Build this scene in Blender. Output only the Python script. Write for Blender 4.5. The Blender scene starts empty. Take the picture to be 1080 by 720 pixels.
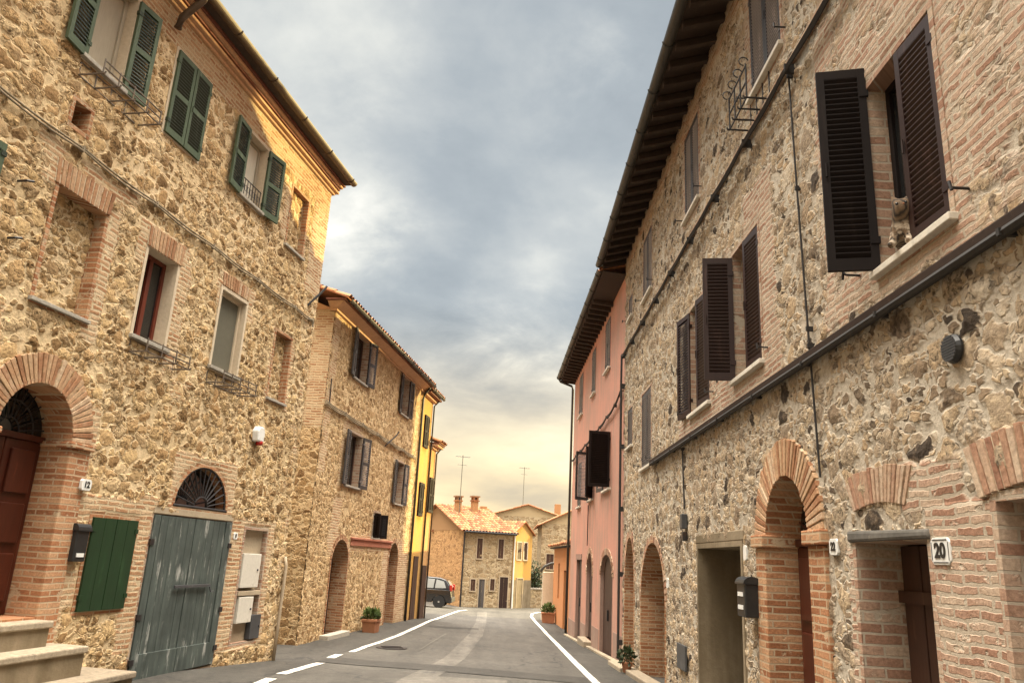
import bpy, bmesh, math, random
import numpy as np
from mathutils import Vector, Matrix
random.seed(7)
R_ = math.radians
SC = bpy.context.scene
COL = SC.collection

# ------------------------------------------------------------------ camera
cd = bpy.data.cameras.new('camera')
cam = bpy.data.objects.new('camera', cd); COL.objects.link(cam)
cd.sensor_width = 36; cd.lens = 27.007; cd.clip_start = .05; cd.clip_end = 2000
yaw, pitch, roll = R_(.42), R_(15.81), R_(3.03)
f0 = Vector((-math.sin(yaw)*math.cos(pitch), math.cos(yaw)*math.cos(pitch), math.sin(pitch)))
r0 = Vector((math.cos(yaw), math.sin(yaw), 0)); p0 = r0.cross(f0)
rr = r0*math.cos(roll)+p0*math.sin(roll); pp = p0*math.cos(roll)-r0*math.sin(roll)
M = Matrix((rr, pp, -f0)).transposed().to_4x4(); M.translation = (0, 0, 1.65)
cam.matrix_world = M
SC.camera = cam

# ------------------------------------------------------------------ sun, sky, exposure
SUN_AZ, SUN_EL = R_(57), R_(12.5)          # azimuth to the right of the street direction
sl = bpy.data.lights.new('sun', 'SUN'); so = bpy.data.objects.new('sun', sl); COL.objects.link(so)
sl.energy = 5.0; sl.angle = R_(.5); sl.color = (1, .78, .33)
sv = Vector((math.sin(SUN_AZ)*math.cos(SUN_EL), math.cos(SUN_AZ)*math.cos(SUN_EL), math.sin(SUN_EL)))
so.rotation_euler = (-sv).to_track_quat('-Z', 'Y').to_euler()
so.location = (30, 10, 30)
SC.view_settings.view_transform = 'Standard'; SC.view_settings.look = 'None'
SC.view_settings.exposure = .78; SC.view_settings.gamma = 1.0; SC.view_settings.use_curve_mapping = False
SC.render.engine = 'CYCLES'
SC.cycles.use_denoising = True
SC.cycles.max_bounces = 6; SC.cycles.diffuse_bounces = 2; SC.cycles.glossy_bounces = 2
SC.cycles.transparent_max_bounces = 6


def nd(nt, typ, props=None, ins=None):
    n = nt.nodes.new(typ)
    for k, v in (props or {}).items(): setattr(n, k, v)
    for k, v in (ins or {}).items():
        s = n.inputs[k]
        if isinstance(v, bpy.types.NodeSocket): nt.links.new(v, s)
        elif isinstance(v, bpy.types.Node): nt.links.new(v.outputs[0], s)
        elif isinstance(v, (tuple, list)) and len(v) == 3 and s.type == 'RGBA': s.default_value = (*v, 1)
        else: s.default_value = v
    return n

def mth(nt, op, a, b=0.0, c=0.0, clamp=False):
    n = nd(nt, 'ShaderNodeMath', {'operation': op, 'use_clamp': clamp}, {0: a, 1: b, 2: c}); return n.outputs[0]

def mixc(nt, fac, a, b, mode='MIX'):
    n = nt.nodes.new('ShaderNodeMix'); n.data_type = 'RGBA'; n.blend_type = mode; n.clamp_factor = True
    for s, v in ((n.inputs['Factor'], fac), ([i for i in n.inputs if i.name == 'A' and i.type == 'RGBA'][0], a), ([i for i in n.inputs if i.name == 'B' and i.type == 'RGBA'][0], b)):
        if isinstance(v, bpy.types.NodeSocket): nt.links.new(v, s)
        elif isinstance(v, (tuple, list)): s.default_value = (*v[:3], 1)
        else: s.default_value = v
    return [o for o in n.outputs if o.type == 'RGBA'][0]

def sstep(nt, lo, hi, x):
    n = nd(nt, 'ShaderNodeMapRange', {'interpolation_type': 'SMOOTHSTEP'}, {'Value': x, 'From Min': lo, 'From Max': hi})
    return n.outputs[0]

def ramp(nt, fac, stops, mode='LINEAR'):
    n = nt.nodes.new('ShaderNodeValToRGB'); n.color_ramp.interpolation = mode
    e = n.color_ramp.elements
    while len(e) < len(stops): e.new(.5)
    for i, (p, c) in enumerate(stops):
        e[i].position = p; e[i].color = (*c, 1) if len(c) == 3 else c
    nt.links.new(fac, n.inputs[0]); return n.outputs[0]

def noise(nt, vec, scale, detail=4, rough=.55, dist=0.0, dims='3D'):
    return nd(nt, 'ShaderNodeTexNoise', {'noise_dimensions': dims}, {'Vector': vec, 'Scale': scale, 'Detail': detail, 'Roughness': rough, 'Distortion': dist}).outputs[0]

# world: Nishita sky seen through broken evening cloud, palest and warmest low down, brightest overhead
W = bpy.data.worlds.new('World'); SC.world = W; W.use_nodes = True
nt = W.node_tree; nt.nodes.clear()
tc = nt.nodes.new('ShaderNodeTexCoord'); D = tc.outputs['Generated']
sx = nd(nt, 'ShaderNodeSeparateXYZ', None, {0: D}); zz = mth(nt, 'MAXIMUM', sx.outputs[2], 0.0)
den = mth(nt, 'ADD', zz, .22)
pv = nd(nt, 'ShaderNodeCombineXYZ', None, {0: mth(nt, 'DIVIDE', sx.outputs[0], den), 1: mth(nt, 'DIVIDE', sx.outputs[1], den), 2: 3.1}).outputs[0]
n1 = noise(nt, pv, 1.15, 9, .56, .25); n2 = noise(nt, pv, .55, 3, .5)
cl = mth(nt, 'ADD', mth(nt, 'MULTIPLY', n1, .62), mth(nt, 'MULTIPLY', n2, .38))
def blob(d, r, amt):
    dp = nd(nt, 'ShaderNodeVectorMath', {'operation': 'DISTANCE'}, {0: D, 1: d})
    return mth(nt, 'MULTIPLY', sstep(nt, r, 0.0, dp.outputs['Value']), amt)
rag = noise(nt, pv, 3.4, 8, .6, .3)
for d, r, amt in (((.06, .833, .551), .17, .05), ((.10, .78, .60), .13, .06), ((-.206, .894, .398), .15, .16), ((-.10, .962, .25), .13, .10), ((.02, .965, .26), .15, .12), ((-.19, .86, .48), .22, -.05), ((.2, .90, .38), .16, -.03)):
    cl = mth(nt, 'ADD', cl, mth(nt, 'MULTIPLY', blob(d, r, amt), mth(nt, 'MULTIPLY_ADD', rag, 4.0, -1.3)))
ccol = ramp(nt, cl, [(.37, (.26, .295, .325)), (.46, (.345, .38, .405)), (.52, (.45, .475, .48)), (.57, (.60, .61, .58)), (.66, (.86, .84, .77)), (.78, (1, .97, .90))])
wcol = ramp(nt, cl, [(.38, (.56, .47, .34)), (.47, (.80, .64, .40)), (.55, (.98, .79, .47)), (.64, (1, .88, .62))])
low = nd(nt, 'ShaderNodeMapRange', {'interpolation_type': 'SMOOTHSTEP'}, {'Value': sx.outputs[2], 'From Min': .04, 'From Max': .33, 'To Min': 1, 'To Max': 0}).outputs[0]
skyc = mixc(nt, low, ccol, wcol)
# overhead and behind the viewer, sky warmed and brightened to light the walls
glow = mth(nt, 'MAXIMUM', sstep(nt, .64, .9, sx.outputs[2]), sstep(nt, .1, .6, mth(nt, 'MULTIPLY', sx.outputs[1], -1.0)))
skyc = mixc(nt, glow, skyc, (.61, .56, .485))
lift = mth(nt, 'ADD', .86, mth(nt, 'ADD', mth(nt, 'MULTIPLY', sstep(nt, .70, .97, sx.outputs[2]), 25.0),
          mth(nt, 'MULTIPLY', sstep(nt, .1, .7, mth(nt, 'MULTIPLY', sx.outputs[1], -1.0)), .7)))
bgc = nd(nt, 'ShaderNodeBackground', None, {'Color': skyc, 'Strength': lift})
sky = nt.nodes.new('ShaderNodeTexSky'); sky.sky_type = 'NISHITA'; sky.sun_disc = False
sky.sun_elevation = SUN_EL; sky.sun_rotation = SUN_AZ; sky.air_density = 1.2; sky.dust_density = 2
bgs = nd(nt, 'ShaderNodeBackground', None, {'Color': sky.outputs[0], 'Strength': .06})
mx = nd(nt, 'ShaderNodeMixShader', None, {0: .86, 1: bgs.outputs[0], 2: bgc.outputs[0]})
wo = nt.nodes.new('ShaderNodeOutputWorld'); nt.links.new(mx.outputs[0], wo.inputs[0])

# ------------------------------------------------------------------ materials
def new_mat(name):
    m = bpy.data.materials.new(name); m.use_nodes = True
    t = m.node_tree; t.nodes.clear()
    out = t.nodes.new('ShaderNodeOutputMaterial'); b = t.nodes.new('ShaderNodeBsdfPrincipled')
    t.links.new(b.outputs[0], out.inputs[0]); b.inputs['Roughness'].default_value = .85
    return m, t, b, out

def setc(t, b, key, v):
    if isinstance(v, bpy.types.NodeSocket): t.links.new(v, b.inputs[key])
    elif isinstance(v, (tuple, list)): b.inputs[key].default_value = (*v, 1)
    else: b.inputs[key].default_value = v

def bump(t, b, h, strength=.4, dist=.01):
    n = nd(t, 'ShaderNodeBump', None, {'Height': h, 'Strength': strength, 'Distance': dist}); t.links.new(n.outputs[0], b.inputs['Normal'])

def brick_bits(t, vec, c1, c2, c3, mortar, bw=.27, rh=.072, ms=.009, warp=.02):
    """colour and height of coursed brick on a (u,z) vector in metres"""
    wn = nd(t, 'ShaderNodeTexNoise', {'noise_dimensions': '2D'}, {'Vector': vec, 'Scale': 2.3, 'Detail': 2})
    w2 = nd(t, 'ShaderNodeTexNoise', {'noise_dimensions': '2D'}, {'Vector': vec, 'Scale': 11, 'Detail': 3})
    off = nd(t, 'ShaderNodeVectorMath', {'operation': 'MULTIPLY_ADD'}, {0: wn.outputs[1], 1: (warp*2, warp*2, 0), 2: vec}).outputs[0]
    off = nd(t, 'ShaderNodeVectorMath', {'operation': 'MULTIPLY_ADD'}, {0: w2.outputs[1], 1: (warp*1.2, warp*1.0, 0), 2: off}).outputs[0]
    br = nd(t, 'ShaderNodeTexBrick', {'offset': .5, 'squash': 1}, {'Vector': off, 'Scale': 1.0, 'Color1': (0, 0, 0), 'Color2': (1, 1, 1), 'Mortar': (.5, .5, .5), 'Mortar Size': ms, 'Mortar Smooth': .25, 'Bias': 0.0, 'Brick Width': bw, 'Row Height': rh})
    sep = nd(t, 'ShaderNodeSeparateColor', None, {0: br.outputs[0]})
    rnd = mth(t, 'ADD', sep.outputs[0], mth(t, 'MULTIPLY', mth(t, 'SUBTRACT', noise(t, vec, 5, 4), .5), .7))
    c = ramp(t, rnd, [(.1, c1), (.5, c2), (.9, c3)])
    fine = noise(t, vec, 38, 5, .65)
    c = mixc(t, .75, c, ramp(t, fine, [(.3, (.55, .52, .5)), (.7, (1.25, 1.22, 1.2))]), 'MULTIPLY')
    miss = mth(t, 'MAXIMUM', br.outputs[1], sstep(t, .57, .66, noise(t, vec, 6, 5, .6)))
    c = mixc(t, miss, c, mortar)
    h = mth(t, 'ADD', mth(t, 'MULTIPLY', mth(t, 'SUBTRACT', 1.0, miss), .17), mth(t, 'MULTIPLY', fine, .16))
    return c, h

def rubble(name, mortar, stones, bricks, scale=3.7, disp=.05, keep=.18, mortar2=None, stretch=1.25, lo=.035, hi=.12):
    """rubble masonry with wide mortar, patched with coursed brick where the 'brick' attribute says so"""
    m, t, b, out = new_mat(name)
    uv = t.nodes.new('ShaderNodeUVMap'); vec = uv.outputs[0]
    mp = nd(t, 'ShaderNodeMapping', None, {'Vector': vec, 'Scale': (1, stretch, 1)}).outputs[0]
    wn = nd(t, 'ShaderNodeTexNoise', {'noise_dimensions': '2D'}, {'Vector': mp, 'Scale': 3.2, 'Detail': 3, 'Roughness': .6})
    P = nd(t, 'ShaderNodeVectorMath', {'operation': 'MULTIPLY_ADD'}, {0: wn.outputs[1], 1: (.22, .18, 0), 2: mp}).outputs[0]
    zone = mth(t, 'GREATER_THAN', mth(t, 'ADD', noise(t, vec, .75, 4, .6), mth(t, 'MULTIPLY', wn.outputs[0], .06)), .555)
    P = nd(t, 'ShaderNodeVectorMath', {'operation': 'SCALE'}, {0: P, 'Scale': mth(t, 'MULTIPLY_ADD', zone, .42, .90)}).outputs[0]
    fine = noise(t, vec, 26, 6, .68, .3); med = noise(t, vec, 9, 4, .6); big = noise(t, vec, .55, 3, .5)
    def layer(sc, lo, hi, keepv):
        v = nd(t, 'ShaderNodeTexVoronoi', {'voronoi_dimensions': '2D', 'feature': 'F1'}, {'Vector': P, 'Scale': sc, 'Randomness': .86})
        e = nd(t, 'ShaderNodeTexVoronoi', {'voronoi_dimensions': '2D', 'feature': 'DISTANCE_TO_EDGE'}, {'Vector': P, 'Scale': sc, 'Randomness': .86})
        ed = mth(t, 'MINIMUM', e.outputs[0], mth(t, 'MULTIPLY', mth(t, 'SUBTRACT', .60, v.outputs['Distance']), .60))
        ed = mth(t, 'ADD', ed, mth(t, 'MULTIPLY', mth(t, 'SUBTRACT', med, .5), .16))
        ed = mth(t, 'ADD', ed, mth(t, 'MULTIPLY', mth(t, 'SUBTRACT', fine, .5), .10))
        s = sstep(t, lo, hi, ed)
        col = nd(t, 'ShaderNodeSeparateColor', None, {0: v.outputs['Color']})
        s = mth(t, 'MULTIPLY', s, mth(t, 'GREATER_THAN', col.outputs[0], keepv))
        dome = sstep(t, lo, lo+.42, ed)
        return s, col, dome
    s1, c1, d1 = layer(scale, lo, hi, keep)
    s2, c2, d2 = layer(scale*2.3, lo+.03, hi+.04, .22)
    bare = sstep(t, .60, .66, noise(t, vec, 1.05, 5, .62))
    s1 = mth(t, 'MULTIPLY', s1, mth(t, 'SUBTRACT', 1.0, mth(t, 'MULTIPLY', bare, mth(t, 'GREATER_THAN', c1.outputs[0], .40))))
    s2 = mth(t, 'MULTIPLY', mth(t, 'MULTIPLY', s2, mth(t, 'SUBTRACT', 1.0, bare)), mth(t, 'SUBTRACT', 1.0, s1))
    rnd = mth(t, 'ADD', mth(t, 'MULTIPLY', c1.outputs[1], s1), mth(t, 'MULTIPLY', c2.outputs[2], mth(t, 'SUBTRACT', 1.0, s1)))
    rnd = mth(t, 'ADD', rnd, mth(t, 'MULTIPLY', mth(t, 'SUBTRACT', med, .5), .35))
    n = len(stones); sc_ = ramp(t, rnd, [(i/(n-1)*.96+.02, c) for i, c in enumerate(stones)])
    pit = sstep(t, .50, .64, noise(t, vec, 21, 6, .72, .6))
    sc_ = mixc(t, .85, sc_, ramp(t, fine, [(.28, (.50, .46, .42)), (.5, (.95, .93, .9)), (.72, (1.4, 1.36, 1.28))]), 'MULTIPLY')
    pit = mth(t, 'MULTIPLY', pit, mth(t, 'GREATER_THAN', c1.outputs[2], .35))
    sc_ = mixc(t, mth(t, 'MULTIPLY', pit, .85), sc_, [x*.2 for x in stones[1]])
    mo = mixc(t, sstep(t, .4, .62, big), mortar, mortar2 or [x*.8 for x in mortar])
    mo = mixc(t, .8, mo, ramp(t, noise(t, vec, 17, 7, .75), [(.32, (.5, .47, .43)), (.5, (.98, .97, .95)), (.68, (1.28, 1.26, 1.22))]), 'MULTIPLY')
    st = mth(t, 'MAXIMUM', s1, s2)
    c = mixc(t, st, mo, sc_)
    h = mth(t, 'MULTIPLY', mth(t, 'MULTIPLY', s1, mth(t, 'MULTIPLY_ADD', d1, .55, .45)), mth(t, 'MULTIPLY_ADD', c1.outputs[2], .6, .4))
    h = mth(t, 'MAXIMUM', h, mth(t, 'MULTIPLY', s2, mth(t, 'MULTIPLY_ADD', c2.outputs[1], .35, .2)))
    h = mth(t, 'SUBTRACT', h, mth(t, 'MULTIPLY', mth(t, 'MULTIPLY', pit, s1), .22))
    h = mth(t, 'ADD', h, mth(t, 'MULTIPLY', fine, .22))
    h = mth(t, 'ADD', h, mth(t, 'MULTIPLY', med, .16))
    bc, bh = brick_bits(t, vec, *bricks, ms=.013, rh=.060, bw=.25, warp=.022)
    at = nd(t, 'ShaderNodeAttribute', {'attribute_name': 'brick'})
    bf = sstep(t, .42, .58, mth(t, 'ADD', at.outputs['Fac'], mth(t, 'MULTIPLY', mth(t, 'SUBTRACT', noise(t, vec, 3.1, 4, .6), .5), .75)))
    c = mixc(t, bf, c, bc)
    fl = nd(t, 'ShaderNodeAttribute', {'attribute_name': 'flat'})
    hb = nd(t, 'ShaderNodeMix', {'data_type': 'FLOAT'}, {0: bf, 2: h, 3: mth(t, 'ADD', bh, .35)}).outputs[0]
    # dirt runs and old damp with a shape of their own
    stv = nd(t, 'ShaderNodeMapping', None, {'Vector': vec, 'Scale': (2.2, .35, 1)}).outputs[0]
    c = mixc(t, mth(t, 'MULTIPLY', sstep(t, .5, .75, noise(t, stv, 1.2, 5, .6)), .35), c, (.55, .5, .44), 'MULTIPLY')
    setc(t, b, 'Base Color', c); b.inputs['Roughness'].default_value = .95; b.inputs['Specular IOR Level'].default_value = .15
    ds = nd(t, 'ShaderNodeDisplacement', None, {'Height': mth(t, 'MULTIPLY', hb, fl.outputs['Fac']), 'Midlevel': 0.0, 'Scale': disp})
    t.links.new(ds.outputs[0], out.inputs['Displacement'])
    m.displacement_method = 'BOTH'
    return m

WARM_BRICK = ((.38, .20, .105), (.49, .31, .175), (.56, .41, .26), (.54, .43, .28))
PALE_BRICK = ((.32, .185, .125), (.42, .28, .20), (.47, .36, .265), (.43, .36, .275))
M_L1 = rubble('golden rubble stone', (.68, .53, .335), [(.19, .115, .052), (.38, .24, .115), (.50, .34, .175), (.56, .40, .21), (.33, .22, .115), (.62, .47, .28)], WARM_BRICK, 4.5, .048, .07, (.60, .455, .27), lo=.040, hi=.115)
M_L2 = rubble('ochre rubble stone', (.66, .50, .30), [(.26, .155, .075), (.44, .29, .145), (.54, .38, .205), (.38, .25, .125), (.60, .44, .26)], WARM_BRICK, 4.6, .040, .08, (.58, .43, .25), lo=.02, hi=.08)
M_R = rubble('grey tan rubble stone', (.48, .425, .345), [(.06, .047, .037), (.29, .215, .145), (.39, .305, .21), (.26, .205, .15), (.46, .365, .25), (.38, .275, .17), (.50, .43, .335)], PALE_BRICK, 4.3, .045, .20, (.43, .375, .30), lo=.036, hi=.105)
M_FAR = rubble('far grey stone', (.44, .355, .235), [(.22, .16, .095), (.38, .29, .18), (.30, .22, .13), (.44, .35, .22)], WARM_BRICK, 2.6, .03, .1)
M_FARO = rubble('far orange stone', (.52, .30, .14), [(.30, .17, .08), (.46, .26, .12), (.52, .31, .15), (.38, .22, .11)], WARM_BRICK, 2.6, .03, .1)

def brick_mat(name, bricks, rh=.072):
    m, t, b, out = new_mat(name)
    o = t.nodes.new('ShaderNodeTexCoord').outputs['Object']
    s = nd(t, 'ShaderNodeSeparateXYZ', None, {0: o})
    vec = nd(t, 'ShaderNodeCombineXYZ', None, {0: mth(t, 'ADD', s.outputs[0], s.outputs[1]), 1: s.outputs[2]}).outputs[0]
    c, h = brick_bits(t, vec, *bricks, rh=rh, warp=.008)
    setc(t, b, 'Base Color', c); bump(t, b, h, 1.0, .03); b.inputs['Specular IOR Level'].default_value = .15
    return m
M_BRICK = brick_mat('red brick', ((.31, .135, .065), (.42, .20, .10), (.50, .30, .17), (.46, .34, .22)), .062)
M_BRICKP = brick_mat('pale brick', PALE_BRICK)

def piece_mat(name, cols, rough=.9, grain=34, amt=.7):
    """single bricks or tiles: colour by the per-piece 'rnd' attribute"""
    m, t, b, out = new_mat(name)
    a = nd(t, 'ShaderNodeAttribute', {'attribute_name': 'rnd'}).outputs['Fac']
    o = t.nodes.new('ShaderNodeTexCoord').outputs['Object']
    f = noise(t, o, grain, 6, .65); l = noise(t, o, 9, 4, .6)
    n = len(cols)
    c = ramp(t, mth(t, 'ADD', a, mth(t, 'MULTIPLY', mth(t, 'SUBTRACT', l, .5), .5)), [(i/(n-1), x) for i, x in enumerate(cols)])
    c = mixc(t, amt, c, ramp(t, f, [(.3, (.55, .53, .5)), (.7, (1.3, 1.27, 1.22))]), 'MULTIPLY')
    setc(t, b, 'Base Color', c); b.inputs['Roughness'].default_value = rough; b.inputs['Specular IOR Level'].default_value = .2
    bump(t, b, f, .6, .012)
    return m
M_VOUS = piece_mat('arch brick', [(.26, .125, .065), (.40, .225, .125), (.50, .34, .21), (.34, .17, .09), (.53, .40, .275)])
M_VOUSP = piece_mat('pale arch brick', [(.26, .135, .09), (.38, .225, .15), (.46, .33, .235), (.32, .18, .12), (.50, .39, .29)])
M_TILE = piece_mat('terracotta tile', [(.16, .075, .04), (.32, .13, .06), (.40, .20, .095), (.25, .15, .09)], grain=12)
M_STEP = piece_mat('travertine', [(.30, .25, .185), (.39, .33, .245), (.26, .215, .16)], grain=20, amt=.7)
M_CONC = piece_mat('worn concrete', [(.34, .31, .27), (.42, .39, .33), (.30, .27, .23)], grain=24, amt=.5)

def paint(name, col, rough=.55, wear=None, wearamt=.0, var=.25, vertical=True, grain=30, spec=.4, bumpv=.25, slat=None, wlo=.56):
    m, t, b, out = new_mat(name)
    o = t.nodes.new('ShaderNodeTexCoord').outputs['Object']
    mp = nd(t, 'ShaderNodeMapping', None, {'Vector': o, 'Scale': (1, 1, .12 if vertical else 1)}).outputs[0]
    f = noise(t, mp, grain, 5, .6); l = noise(t, o, 2.2, 4, .6)
    c = mixc(t, 1.0, col, ramp(t, mth(t, 'ADD', mth(t, 'MULTIPLY', f, .5), mth(t, 'MULTIPLY', l, .5)), [(.3, (1-var,)*3), (.7, (1+var,)*3)]), 'MULTIPLY')
    if wear:
        w = mth(t, 'MULTIPLY', sstep(t, wlo, wlo+.1, noise(t, mp, 11, 6, .68)), sstep(t, .46, .60, noise(t, o, 2.1, 4, .6)))
        c = mixc(t, mth(t, 'MULTIPLY', w, wearamt), c, wear)
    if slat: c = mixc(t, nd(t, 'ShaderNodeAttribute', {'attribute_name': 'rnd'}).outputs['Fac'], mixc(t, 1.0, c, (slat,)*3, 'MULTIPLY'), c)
    setc(t, b, 'Base Color', c); b.inputs['Roughness'].default_value = rough; b.inputs['Specular IOR Level'].default_value = spec
    if bumpv: bump(t, b, f, bumpv, .004)
    return m
M_GREEN = paint('weathered green paint', (.066, .092, .050), .6, (.2, .23, .15), .55, slat=.35)  # slat factor paints louvre shade in as a darker green
M_DKGREEN = paint('dark green paint', (.008, .030, .008), .6, (.03, .08, .03), .4)
M_BROWN = paint('dark brown paint', (.024, .009, .006), .5, (.10, .05, .04), .4)
M_GREYBR = paint('greyed brown paint', (.046, .041, .040), .55, (.14, .12, .11), .4, slat=4.5)  # slat factor paints sky reflection onto the louvres as a lighter colour
M_BLKBR = paint('near black brown paint', (.009, .005, .004), .7, (.03, .02, .016), .35, spec=.2)
M_LEDGE = paint('dark brown ledge', (.030, .017, .011), .8, (.10, .06, .04), .5, vertical=False, spec=.2)
M_GREYDOOR = paint('peeling grey green paint', (.060, .074, .066), .75, (.38, .38, .35), .85, .55, grain=16, wlo=.535)
M_REDDOOR = paint('varnished red brown wood', (.060, .013, .006), .38, (.2, .06, .03), .4)
M_RUST = paint('red brown window wood', (.15, .032, .016), .45, (.24, .08, .05), .5)
M_BRNDOOR = paint('brown door wood', (.045, .018, .010), .55, (.10, .05, .03), .6)
M_EAVE = paint('dark eave wood', (.042, .026, .018), .8, (.09, .06, .04), .6, vertical=False)
M_IRON = paint('wrought iron', (.02, .017, .017), .5, (.09, .045, .02), .5, vertical=False)
M_RACK = paint('old iron rack', (.13, .10, .075), .7, (.22, .15, .09), .6, vertical=False)
M_GUT = paint('dark copper gutter', (.085, .055, .032), .5, (.17, .12, .07), .6, vertical=False)
M_GUTD = paint('dark painted gutter', (.045, .042, .035), .5, (.11, .1, .08), .6, vertical=False)
M_CABLE = paint('black cable', (.025, .022, .02), .7, None, 0, .3, False)
M_CABLEG = paint('grey cable', (.27, .22, .15), .8, None, 0, .3, False)
M_WHITE = paint('white enamel', (.72, .72, .69), .35, (.45, .42, .36), .4, .08, False, bumpv=0)
M_OFFW = paint('off white painted metal', (.62, .58, .50), .5, (.35, .30, .22), .5, .12, False, bumpv=0)
M_BLACK = paint('black painted metal', (.02, .02, .02), .4, None, 0, .25, False)
M_DKGREY = paint('dark grey metal', (.055, .057, .06), .45, (.12, .12, .12), .4, .25, False)
M_REDPL = paint('red lens plastic', (.35, .02, .015), .3, None, 0, .1, False, bumpv=0)
M_SILL = paint('pale stone sill', (.62, .57, .48), .8, (.4, .35, .27), .6, .2, False)
M_TAN = paint('beige blind', (.36, .31, .23), .85, None, 0, .12, True, 60)
M_SCREEN = paint('grey insect screen', (.12, .11, .078), .8, None, 0, .15, True, 90)
M_CURT = paint('cream curtain', (.58, .53, .43), .9, None, 0, .12, True, 30)
M_PLRED = paint('red plaster band', (.40, .15, .09), .85, (.5, .3, .2), .4, .25, False)
M_CORN = paint('cornice plaster', (.50, .30, .17), .85, (.55, .42, .28), .6, .25, False)
M_CORND = paint('dark cornice tile', (.16, .055, .03), .8, (.3, .14, .08), .5, .3, False)
M_CLOTH = paint('black cloth', (.004, .004, .004), 1.0, None, 0, .3, False, spec=.05)
M_POT = paint('terracotta pot', (.34, .15, .075), .85, (.45, .3, .2), .4, .25, False)
M_SLATE = paint('weathered grey lintel stone', (.13, .12, .105), .9, (.26, .23, .19), .7, .35, False, 20, spec=.15)
M_MORT = paint('lime mortar', (.58, .49, .35), .95, (.45, .36, .25), .6, .2, False)
M_LINE = paint('worn white road paint', (.58, .55, .49), .85, (.13, .12, .108), .92, .25, False, 22, wlo=.47)
M_DARKIN = paint('dark interior', (.02, .017, .014), .95, None, 0, .3, False, bumpv=0)
M_LEAD = paint('bright metal flashing', (.6, .6, .58), .4, None, 0, .1, False, bumpv=0)

def plaster(name, col, dark, amt=.5):
    m, t, b, out = new_mat(name)
    o = t.nodes.new('ShaderNodeTexCoord').outputs['Object']
    l = noise(t, o, .8, 6, .62); f = noise(t, o, 22, 5, .6)
    mp = nd(t, 'ShaderNodeMapping', None, {'Vector': o, 'Scale': (2.5, 2.5, .25)}).outputs[0]
    run = noise(t, mp, 1.4, 5, .6)
    c = mixc(t, mth(t, 'MULTIPLY', sstep(t, .40, .62, mth(t, 'ADD', mth(t, 'MULTIPLY', l, .55), mth(t, 'MULTIPLY', run, .45))), amt), col, dark)
    c = mixc(t, .5, c, ramp(t, f, [(.3, (.86, .85, .84)), (.7, (1.1, 1.1, 1.09))]), 'MULTIPLY')
    setc(t, b, 'Base Color', c); b.inputs['Roughness'].default_value = .92; b.inputs['Specular IOR Level'].default_value = .15
    bump(t, b, f, .5, .01); return m
M_PINK = plaster('old pink plaster', (.56, .285, .215), (.42, .265, .205), 1.0)
M_PINKD = plaster('darker base plaster', (.30, .19, .15), (.36, .27, .22), .7)
M_YEL = plaster('yellow plaster', (.58, .335, .085), (.46, .29, .12), .9)
M_OCHRE = plaster('ochre plaster', (.58, .32, .12), (.5, .33, .17), .6)
M_ORANGE = plaster('orange plaster', (.56, .24, .10), (.50, .27, .14), .6)
M_CREAM = plaster('cream plaster', (.60, .50, .37), (.48, .38, .27), .5)
M_GPLAS = plaster('grey render', (.27, .215, .145), (.15, .115, .07), .9)
M_BAND = plaster('tan render', (.42, .34, .24), (.34, .27, .19), .6)

def glass_mat():
    m, t, b, out = new_mat('dark window glass')
    b.inputs['Base Color'].default_value = (.018, .018, .018, 1); b.inputs['Roughness'].default_value = .06
    b.inputs['Specular IOR Level'].default_value = .6
    return m
M_GLASS = glass_mat()

def asphalt(name, base, var=.2, warm=(1, .95, .87)):
    m, t, b, out = new_mat(name)
    o = t.nodes.new('ShaderNodeTexCoord').outputs['Object']
    f = noise(t, o, 120, 3, .7); md = noise(t, o, 9, 5, .6); l = noise(t, o, .6, 5, .6)
    mp = nd(t, 'ShaderNodeMapping', None, {'Vector': o, 'Scale': (1.6, .12, 1)}).outputs[0]
    tr = noise(t, mp, 1.3, 4, .55)
    v = mth(t, 'ADD', mth(t, 'MULTIPLY', f, .35), mth(t, 'ADD', mth(t, 'MULTIPLY', md, .25), mth(t, 'ADD', mth(t, 'MULTIPLY', l, .2), mth(t, 'MULTIPLY', tr, .2))))
    c = ramp(t, v, [(.38, [base*(1-var*1.7)*w for w in warm]), (.5, [base*w for w in warm]), (.62, [base*(1+var*2.0)*w for w in warm])])
    sp = noise(t, o, 210, 2, .7); c = mixc(t, .8, c, ramp(t, sp, [(.34, (.55, .55, .55)), (.5, (1, 1, 1)), (.66, (1.7, 1.65, 1.55))]), 'MULTIPLY')
    c = mixc(t, mth(t, 'MULTIPLY', sstep(t, .60, .70, noise(t, o, 1.7, 6, .65)), .45), c, [base*.45*w for w in warm])
    cr = nd(t, 'ShaderNodeTexVoronoi', {'feature': 'DISTANCE_TO_EDGE'}, {'Vector': nd(t, 'ShaderNodeVectorMath', {'operation': 'MULTIPLY_ADD'}, {0: nd(t, 'ShaderNodeTexNoise', None, {'Vector': o, 'Scale': 1.3, 'Detail': 5}).outputs[1], 1: (1.2, 1.2, 0), 2: o}).outputs[0], 'Scale': .42})
    c = mixc(t, mth(t, 'MULTIPLY', mth(t, 'LESS_THAN', cr.outputs[0], .006), .7), c, [base*.3]*3)
    setc(t, b, 'Base Color', c); b.inputs['Roughness'].default_value = .82; b.inputs['Specular IOR Level'].default_value = .35
    bump(t, b, f, .5, .006); return m
M_ASPH = asphalt('old asphalt', .058, .34, (1, .91, .78)); M_ASPHD = asphalt('dark patch asphalt', .034, .25, (1, .91, .78)); M_ASPHL = asphalt('pale worn asphalt', .088, .4, (1, .91, .78)); M_ASPHS = asphalt('footway asphalt', .045, .4, (1, .91, .78))
M_EARTH = asphalt('earth', .12, .3, (1, .85, .6))

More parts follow.
